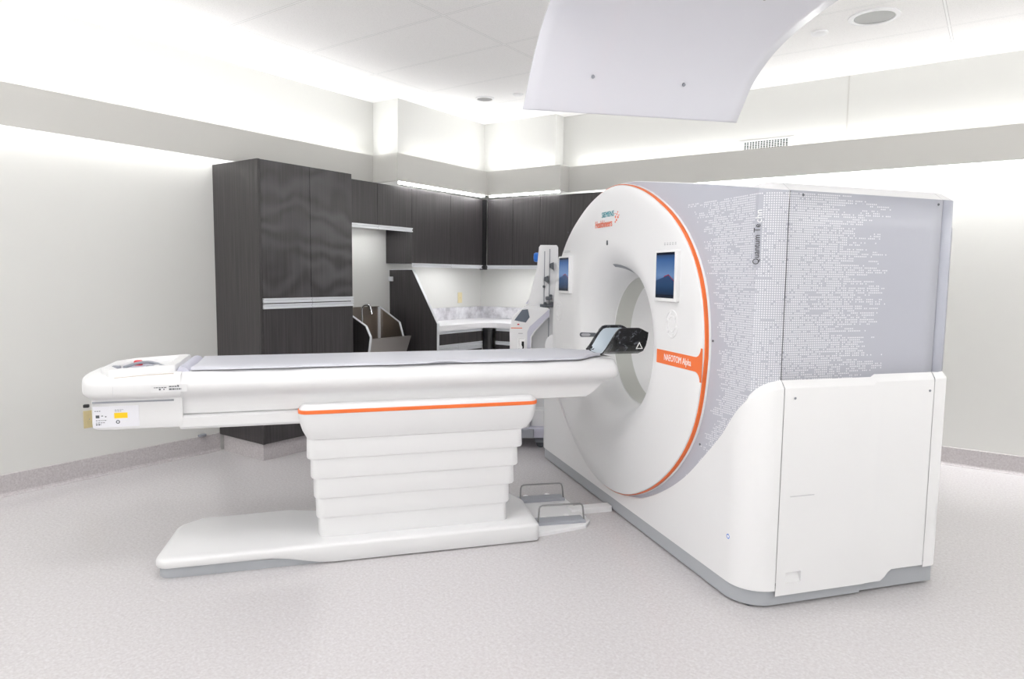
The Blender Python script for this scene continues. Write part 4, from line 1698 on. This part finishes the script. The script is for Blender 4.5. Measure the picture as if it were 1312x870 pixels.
# mattress pad -----------------------------------------------------------------------
bm = B()
loops = []
random.seed(11)
NA = 46
for i in range(NA + 1):
    a = -0.565 + (1.735 + 0.565) * i / NA
    hw = 0.262 if a < 1.50 else 0.262 - 0.16 * sstep(1.52, 1.735, a)
    wob = 0.004 * sin(a * 9.0) + 0.003 * sin(a * 23.0 + 1)
    dro = 0.010 * sstep(0.60, 0.70, a) * (1 - sstep(0.75, 0.85, a))
    lift = 0.006 * (a + 0.6) / 2.3
    prof = [(-hw + wob, 1.031 + dro), (-hw + 0.004 + wob, 1.040 + dro), (-hw + 0.02, 1.046), (-hw * 0.46, 1.040), (0, 1.038), (hw * 0.46, 1.040), (hw - 0.02, 1.046), (hw - 0.004, 1.040), (hw, 1.031), (hw - 0.03, 1.0285), (hw * 0.5, 1.0285), (0, 1.0285), (-hw * 0.5, 1.0285), (-hw + 0.03, 1.0285)]
    loops.append([(a, YT + h, z + (lift if z > 1.03 else 0)) for h, z in prof])
loft(bm, loops)
solo('table_mattress', bm, PAD, 'thin pale grey mattress pad lying along the patient table', 'mattress', (0.5, YT, 1.02), YG, 40)

# head holder ------------------------------------------------------------------------
hh = thing('head_holder', 'black curved head holder with a pale blue liner at the scanner end of the table', 'head holder', (1.86, YT, 1.0), YG)


YH = 3.985
# trough shell: cross-section is a U in the y-z plane, lofted along the axis with a sloped front
bm = B()
loops_o = []
US = [(-0.135, 1.0), (-0.125, 0.72), (-0.105, 0.42), (-0.07, 0.16), (0.0, 0.0), (0.07, 0.16), (0.105, 0.42), (0.125, 0.72), (0.135, 1.0)]


def top_h(a):
    # wing height along the axis
    return 0.012 + 0.165 * sstep(1.72, 1.87, a) - 0.03 * sstep(1.98, 2.06, a)


rows_o, rows_i = [], []
for i in range(15):
    a = 1.742 + 0.31 * i / 14
    h = top_h(a)
    rows_o.append([(a, YH + u_, 1.030 + h * w) for u_, w in US])
    rows_i.append([(a, YH + u_ * 0.90, 1.038 + (h - 0.008) * w) for u_, w in US])
V1 = [[bm.verts.new(p) for p in r_] for r_ in rows_o]
V2 = [[bm.verts.new(p) for p in r_] for r_ in rows_i]
nU = len(US)
for V in (V1, V2):
    for r0, r1 in zip(V[:-1], V[1:]):
        for k in range(nU - 1):
            bm.faces.new((r0[k], r0[k + 1], r1[k + 1], r1[k]))
for r0, r1, q0, q1 in zip(V1[:-1], V1[1:], V2[:-1], V2[1:]):
    bm.faces.new((r0[0], r1[0], q1[0], q0[0]))
    bm.faces.new((r0[-1], r1[-1], q1[-1], q0[-1]))
for e in (0, -1):
    for k in range(nU - 1):
        bm.faces.new((V1[e][k], V1[e][k + 1], V2[e][k + 1], V2[e][k]))
part('shell', bm, MATS['scuffed_black_gloss'], hh, 50)
bm = B()
rows = []
for i in range(13):
    a = 1.748 + 0.25 * i / 12
    h = top_h(a) - 0.030
    rows.append([(a, YH + u_ * 0.80, 1.043 + max(h, 0.002) * w) for u_, w in US])
V = [[bm.verts.new(p) for p in r_] for r_ in rows]
for r0, r1 in zip(V[:-1], V[1:]):
    for k in range(nU - 1):
        bm.faces.new((r0[k], r0[k + 1], r1[k + 1], r1[k]))
o = part('liner', bm, BLUEPALE, hh, 50, label='pale blue padded liner')
part('added_cover_plate', slab(B(), rect(1.738, 1.80, YH - 0.15, YH + 0.15), 0.012, 1.0285, 1.0305, 0.001), WHITE, hh, 40)  # added white plate covering the dark, shaded underside at the pad tip
# triangle warning mark on the near wing
bm = B()
yn_ = YH - 0.1315
tri = [(1.965, 1.075), (2.015, 1.075), (1.990, 1.120)]
tri2 = [(1.974, 1.080), (2.006, 1.080), (1.990, 1.109)]
loft(bm, [[(a, yn_ - 0.0045 - 0.0, z) for a, z in tri], [(a, yn_ - 0.0045, z) for a, z in tri2]], (False, False))
part('warning_triangle', bm, PRINT_WHITE, hh)

# ================================================================== CONTRAST INJECTOR
ANG = radians(123.2663 - 90)
ij = thing('contrast_injector', 'white contrast injector on a wheeled stand beside the scanner', 'injector', (0.0, 6.22, 0), ANG)


# local frame: x to the right in view, y away from the viewer, z up; the stand is at y = 6.05
def I(x, y, z):
    return (x, y, z)


Y_I = 6.22
# upright body
bm = B()
loops = []
for z, x0, x1 in ((0.334, -0.16, 0.20), (1.10, -0.13, 0.19), (1.35, -0.075, 0.18), (1.60, -0.015, 0.175), (1.78, 0.0, 0.172), (1.80, 0.012, 0.16)):
    loops.append([(x, y, z) for x, y in round_poly(rect(x0, x1, Y_I - 0.06, Y_I + 0.18), 0.02, 4)])
loft(bm, loops)
body = part('upright_body', bm, WHITE, ij, 40)
for xx, z0, z1 in ((0.052, 1.20, 1.745), (0.098, 0.90, 1.765)):
    part('guide_groove', box(xx - 0.004, xx + 0.004, Y_I - 0.064, Y_I - 0.058, z0, z1), GREY_MID, body)
for xx, z in ((0.068, 1.50), (0.114, 1.62)):
    bm = B()
    prism(bm, [(xx - 0.018, Y_I - 0.095, z - 0.018), (xx + 0.012, Y_I - 0.095, z - 0.036), (xx + 0.022, Y_I - 0.095, z - 0.050), (xx + 0.020, Y_I - 0.095, z + 0.028), (xx + 0.004, Y_I - 0.095, z + 0.022), (xx - 0.018, Y_I - 0.095, z + 0.012)], (0, 0.035, 0))
    part('syringe_clamp', bm, GREY_DARK, ij)
part('guide_knob', disc_solid(B(), (0.05, Y_I - 0.06, 1.43), (0, -1, 0), [(0, 0.012), (0.015, 0.012), (0.018, 0.008)], 14), GREY_DARK, ij)
for xx, zz in ((0.045, 1.265), (0.105, 1.270), (0.095, 1.335)):
    bm = B()
    add_box(bm, xx - 0.030, xx + 0.030, Y_I - 0.16, Y_I - 0.06, zz - 0.020, zz + 0.008, 0.006)
    add_box(bm, xx + 0.002, xx + 0.030, Y_I - 0.15, Y_I - 0.06, zz, zz + 0.026, 0.005)
    part('syringe_head', bm, GREY_DARK, ij, 40)
bm = disc_solid(B(), (0.0, Y_I + 0.02, 1.692), (-1, 0, 0), [(0, 0.042), (0.030, 0.043), (0.045, 0.034), (0.048, 0.004)], 24)
part('blue_knob', bm, BLUE, ij, 40, label='blue adjustment knob')
# side arm behind the console
bm = B()
prism(bm, [(-0.115, Y_I - 0.02, 1.27), (-0.05, Y_I - 0.02, 1.36), (-0.03, Y_I - 0.02, 1.40), (-0.03, Y_I - 0.02, 1.27)], (0, 0.10, 0))
part('side_bracket', bm, GREY_LAV, ij)
# console: slanted head on a column
bm = B()
prof = [(-0.235, Y_I - 0.36, 0.60), (-0.240, Y_I - 0.38, 1.10), (-0.225, Y_I - 0.37, 1.165), (-0.105, Y_I - 0.10, 1.265), (-0.06, Y_I - 0.06, 1.265), (-0.06, Y_I - 0.06, 0.60)]
loops = []
n_ = 0
A_ = [(-0.245, 1.05), (-0.225, 1.165), (-0.115, 1.262), (0.100, 1.245), (0.105, 1.175), (-0.030, 1.045), (-0.060, 1.0), (-0.060, 0.188), (-0.225, 0.188)]
bm = B()
prism(bm, [(x, Y_I - 0.30, z) for x, z in A_], (0, 0.22, 0))
bmesh.ops.bevel(bm, geom=[e for e in bm.edges], offset=0.008, segments=2, affect='EDGES')
con = part('console', bm, WHITE, ij, 40)
# lavender return on the right of the console
bm = B()
prism(bm, [(-0.090, Y_I - 0.302, 0.64), (-0.062, Y_I - 0.302, 0.64), (-0.062, Y_I - 0.302, 1.0), (-0.032, Y_I - 0.302, 1.048), (0.098, Y_I - 0.302, 1.178), (0.096, Y_I - 0.302, 1.238), (-0.070, Y_I - 0.302, 1.085), (-0.090, Y_I - 0.302, 1.04)], (0, 0.004, 0))
part('side_trim', bm, GREY_LAV, con)
bm = B()
prism(bm, [(-0.205, Y_I - 0.305, 1.138), (-0.105, Y_I - 0.305, 1.120), (-0.072, Y_I - 0.305, 1.166), (-0.088, Y_I - 0.305, 1.236), (-0.138, Y_I - 0.305, 1.230)], (0, 0.006, 0))
part('console_screen', bm, mat('console_screen_glass', rgb(104, 112, 124), 0.15), con, label='grey angled console screen')
part('red_mark', box(-0.178, -0.160, Y_I - 0.304, Y_I - 0.298, 1.098, 1.108, 0.002), RED, con)
bm = B()
add_box(bm, -0.232, -0.135, Y_I - 0.3035, Y_I - 0.299, 1.068, 1.074)
part('brand_strip', bm, LOGO_ORANGE, con)
part('print_panel', box(-0.172, -0.108, Y_I - 0.303, Y_I - 0.299, 0.80, 0.985), PRINT_WHITE, con)
bm = B()
for k in range(12):
    add_box(bm, -0.168, -0.156, Y_I - 0.305, Y_I - 0.3025, 0.81 + k * 0.014, 0.813 + k * 0.014)
add_box(bm, -0.168, -0.115, Y_I - 0.305, Y_I - 0.3025, 0.978, 0.981)
add_box(bm, -0.168, -0.13, Y_I - 0.305, Y_I - 0.3025, 1.022, 1.027)
part('fine_print', bm, PRINT_GREY, con)
bm = B()
tube(bm, [(-0.128, Y_I - 0.308, 0.955), (-0.128, Y_I - 0.306, 0.925), (-0.124, Y_I - 0.306, 0.905), (-0.129, Y_I - 0.306, 0.88)], [0.010, 0.011, 0.006, 0.009], 8)
part('latch', bm, BLACK, con)
# stand: drawer box, grey rail, column, base with castors
part('drawer_box', slab(B(), rect(-0.05, 0.24, Y_I - 0.22, Y_I + 0.16), 0.02, 0.19, 0.335, 0.01), WHITE_SOFT, ij, 40)
part('lower_rail', box(-0.25, 0.25, Y_I - 0.30, Y_I + 0.18, 0.10, 0.19, 0.006), GREY_LAV, ij)
part('rail_end', box(-0.13, -0.02, Y_I - 0.335, Y_I - 0.30, 0.105, 0.185, 0.008), GREY_MID, ij)
part('stand_column', box(-0.02, 0.12, Y_I - 0.08, Y_I + 0.06, 0.06, 0.105, 0.01), GREY_MID, ij)
bm = B()
add_box(bm, -0.22, 0.30, Y_I - 0.05, Y_I + 0.05, 0.045, 0.08, 0.012)
add_box(bm, -0.01, 0.09, Y_I - 0.25, Y_I + 0.25, 0.045, 0.078, 0.012)
part('stand_base', bm, GREY_MID, ij)
for xx, yy in ((-0.19, Y_I), (0.27, Y_I), (0.04, Y_I - 0.22), (0.04, Y_I + 0.22)):
    bm = disc_solid(B(), (xx, yy - 0.015, 0.038), (0, 1, 0), [(0, 0.030), (0.003, 0.038), (0.027, 0.038), (0.030, 0.030)], 18)
    part('castor', bm, GREY_DARK, ij, 40)

# ================================================================== HANGING CURVED PANEL
hp = thing('hanging_panel', 'large curved glossy pale panel hanging from the ceiling above the scanner', 'hanging panel', (1.9, 3.6, 2.5), YG)
PR = [(0.0, 0.0), (0.055, 0.075), (0.145, 0.190), (0.265, 0.280), (0.40, 0.345), (0.58, 0.395), (0.78, 0.43), (1.00, 0.452), (1.25, 0.462)]
PLf = [(0.0, 0.0), (0.042, 0.057), (0.150, 0.200), (0.270, 0.325), (0.37, 0.400), (0.47, 0.452), (0.62, 0.505), (0.85, 0.545), (1.12, 0.565)]
bm = B()
rows = []
NX = 18
for i in range(NX + 1):
    t = i / NX
    row = []
    for (r0, r1) in zip(PLf, PR):
        dy = r0[0] + (r1[0] - r0[0]) * t
        dz = r0[1] + (r1[1] - r0[1]) * t
        a = 1.236 + (2.608 - 1.236) * t
        y = 3.945 + (3.826 - 3.945) * t - dy
        row.append((a, y, 2.50 + dz))
    rows.append(row)


def dens(row, m=5):
    out = []
    for k in range(len(row) - 1):
        for j in range(m):
            t = j / m
            p0 = Vector(row[max(k - 1, 0)])
            p1 = Vector(row[k])
            p2 = Vector(row[k + 1])
            p3 = Vector(row[min(k + 2, len(row) - 1)])
            out.append(0.5 * ((2 * p1) + (p2 - p0) * t + (2 * p0 - 5 * p1 + 4 * p2 - p3) * t * t + (3 * p1 - p0 - 3 * p2 + p3) * t ** 3))
    out.append(Vector(row[-1]))
    return out


V = [[bm.verts.new(p) for p in dens(r_)] for r_ in rows]
for r0, r1 in zip(V[:-1], V[1:]):
    for k in range(len(r0) - 1):
        bm.faces.new((r0[k], r0[k + 1], r1[k + 1], r1[k]))
o = part('curved_sheet', bm, MATS['pale_grey_acrylic'], hp, 60)
solidify(o, 0.008, 0)
for a, y, z in ((1.60, 3.765, 2.676), (2.17, 3.73, 2.672)):
    bm = disc_solid(B(), (a, y - 0.004, z - 0.005), (0, -0.75, -0.66), [(-0.004, 0.010), (0.005, 0.010), (0.007, 0.006), (0.007, 0.0005)], 14)
    part('bolt', bm, GREY_MID, hp)
for a, y, z in ((1.62, 3.20, 2.98), (2.25, 3.10, 2.93), (1.62, 2.95, 3.03), (2.25, 2.85, 2.96)):
    part('hanger_rod', tube(B(), [(a, y, z), (a, y, ZC)], 0.006, 8), WIRE, hp, 60)

# ================================================================== CAMERA
cam = bpy.data.cameras.new('camera')
co = bpy.data.objects.new('camera', cam)
COL.objects.link(co)
cam.sensor_fit = 'HORIZONTAL'
cam.sensor_width = 36.0
cam.lens = 875.0 / 1312.0 * 36.0
yaw, pitch, roll = radians(35.421674), radians(5.304008), radians(0.653713)
fwd = Vector((-sin(yaw) * cos(pitch), cos(yaw) * cos(pitch), -sin(pitch)))
rt = Vector((cos(yaw), sin(yaw), 0))
up_ = rt.cross(fwd)
r_ = rt * cos(roll) + up_ * sin(roll)
u_ = -rt * sin(roll) + up_ * cos(roll)
M = Matrix(((r_.x, u_.x, -fwd.x, 0), (r_.y, u_.y, -fwd.y, 0), (r_.z, u_.z, -fwd.z, 1.52), (0, 0, 0, 1)))
co.matrix_world = M
cam.clip_start = 0.05
SC.camera = co

w = bpy.data.worlds.new('world')
SC.world = w
w.use_nodes = True
w.node_tree.nodes['Background'].inputs[0].default_value = (0.8, 0.8, 0.8, 1)
w.node_tree.nodes['Background'].inputs[1].default_value = 0.3

SC.view_settings.view_transform = 'Standard'
SC.view_settings.look = 'None'
SC.view_settings.exposure = 0.38
SC.view_settings.gamma = 1.0
SC.view_settings.use_curve_mapping = False
SC.cycles.max_bounces = 10
SC.cycles.diffuse_bounces = 7
SC.cycles.glossy_bounces = 4
SC.cycles.use_denoising = True
SC.cycles.sample_clamp_indirect = 8.0
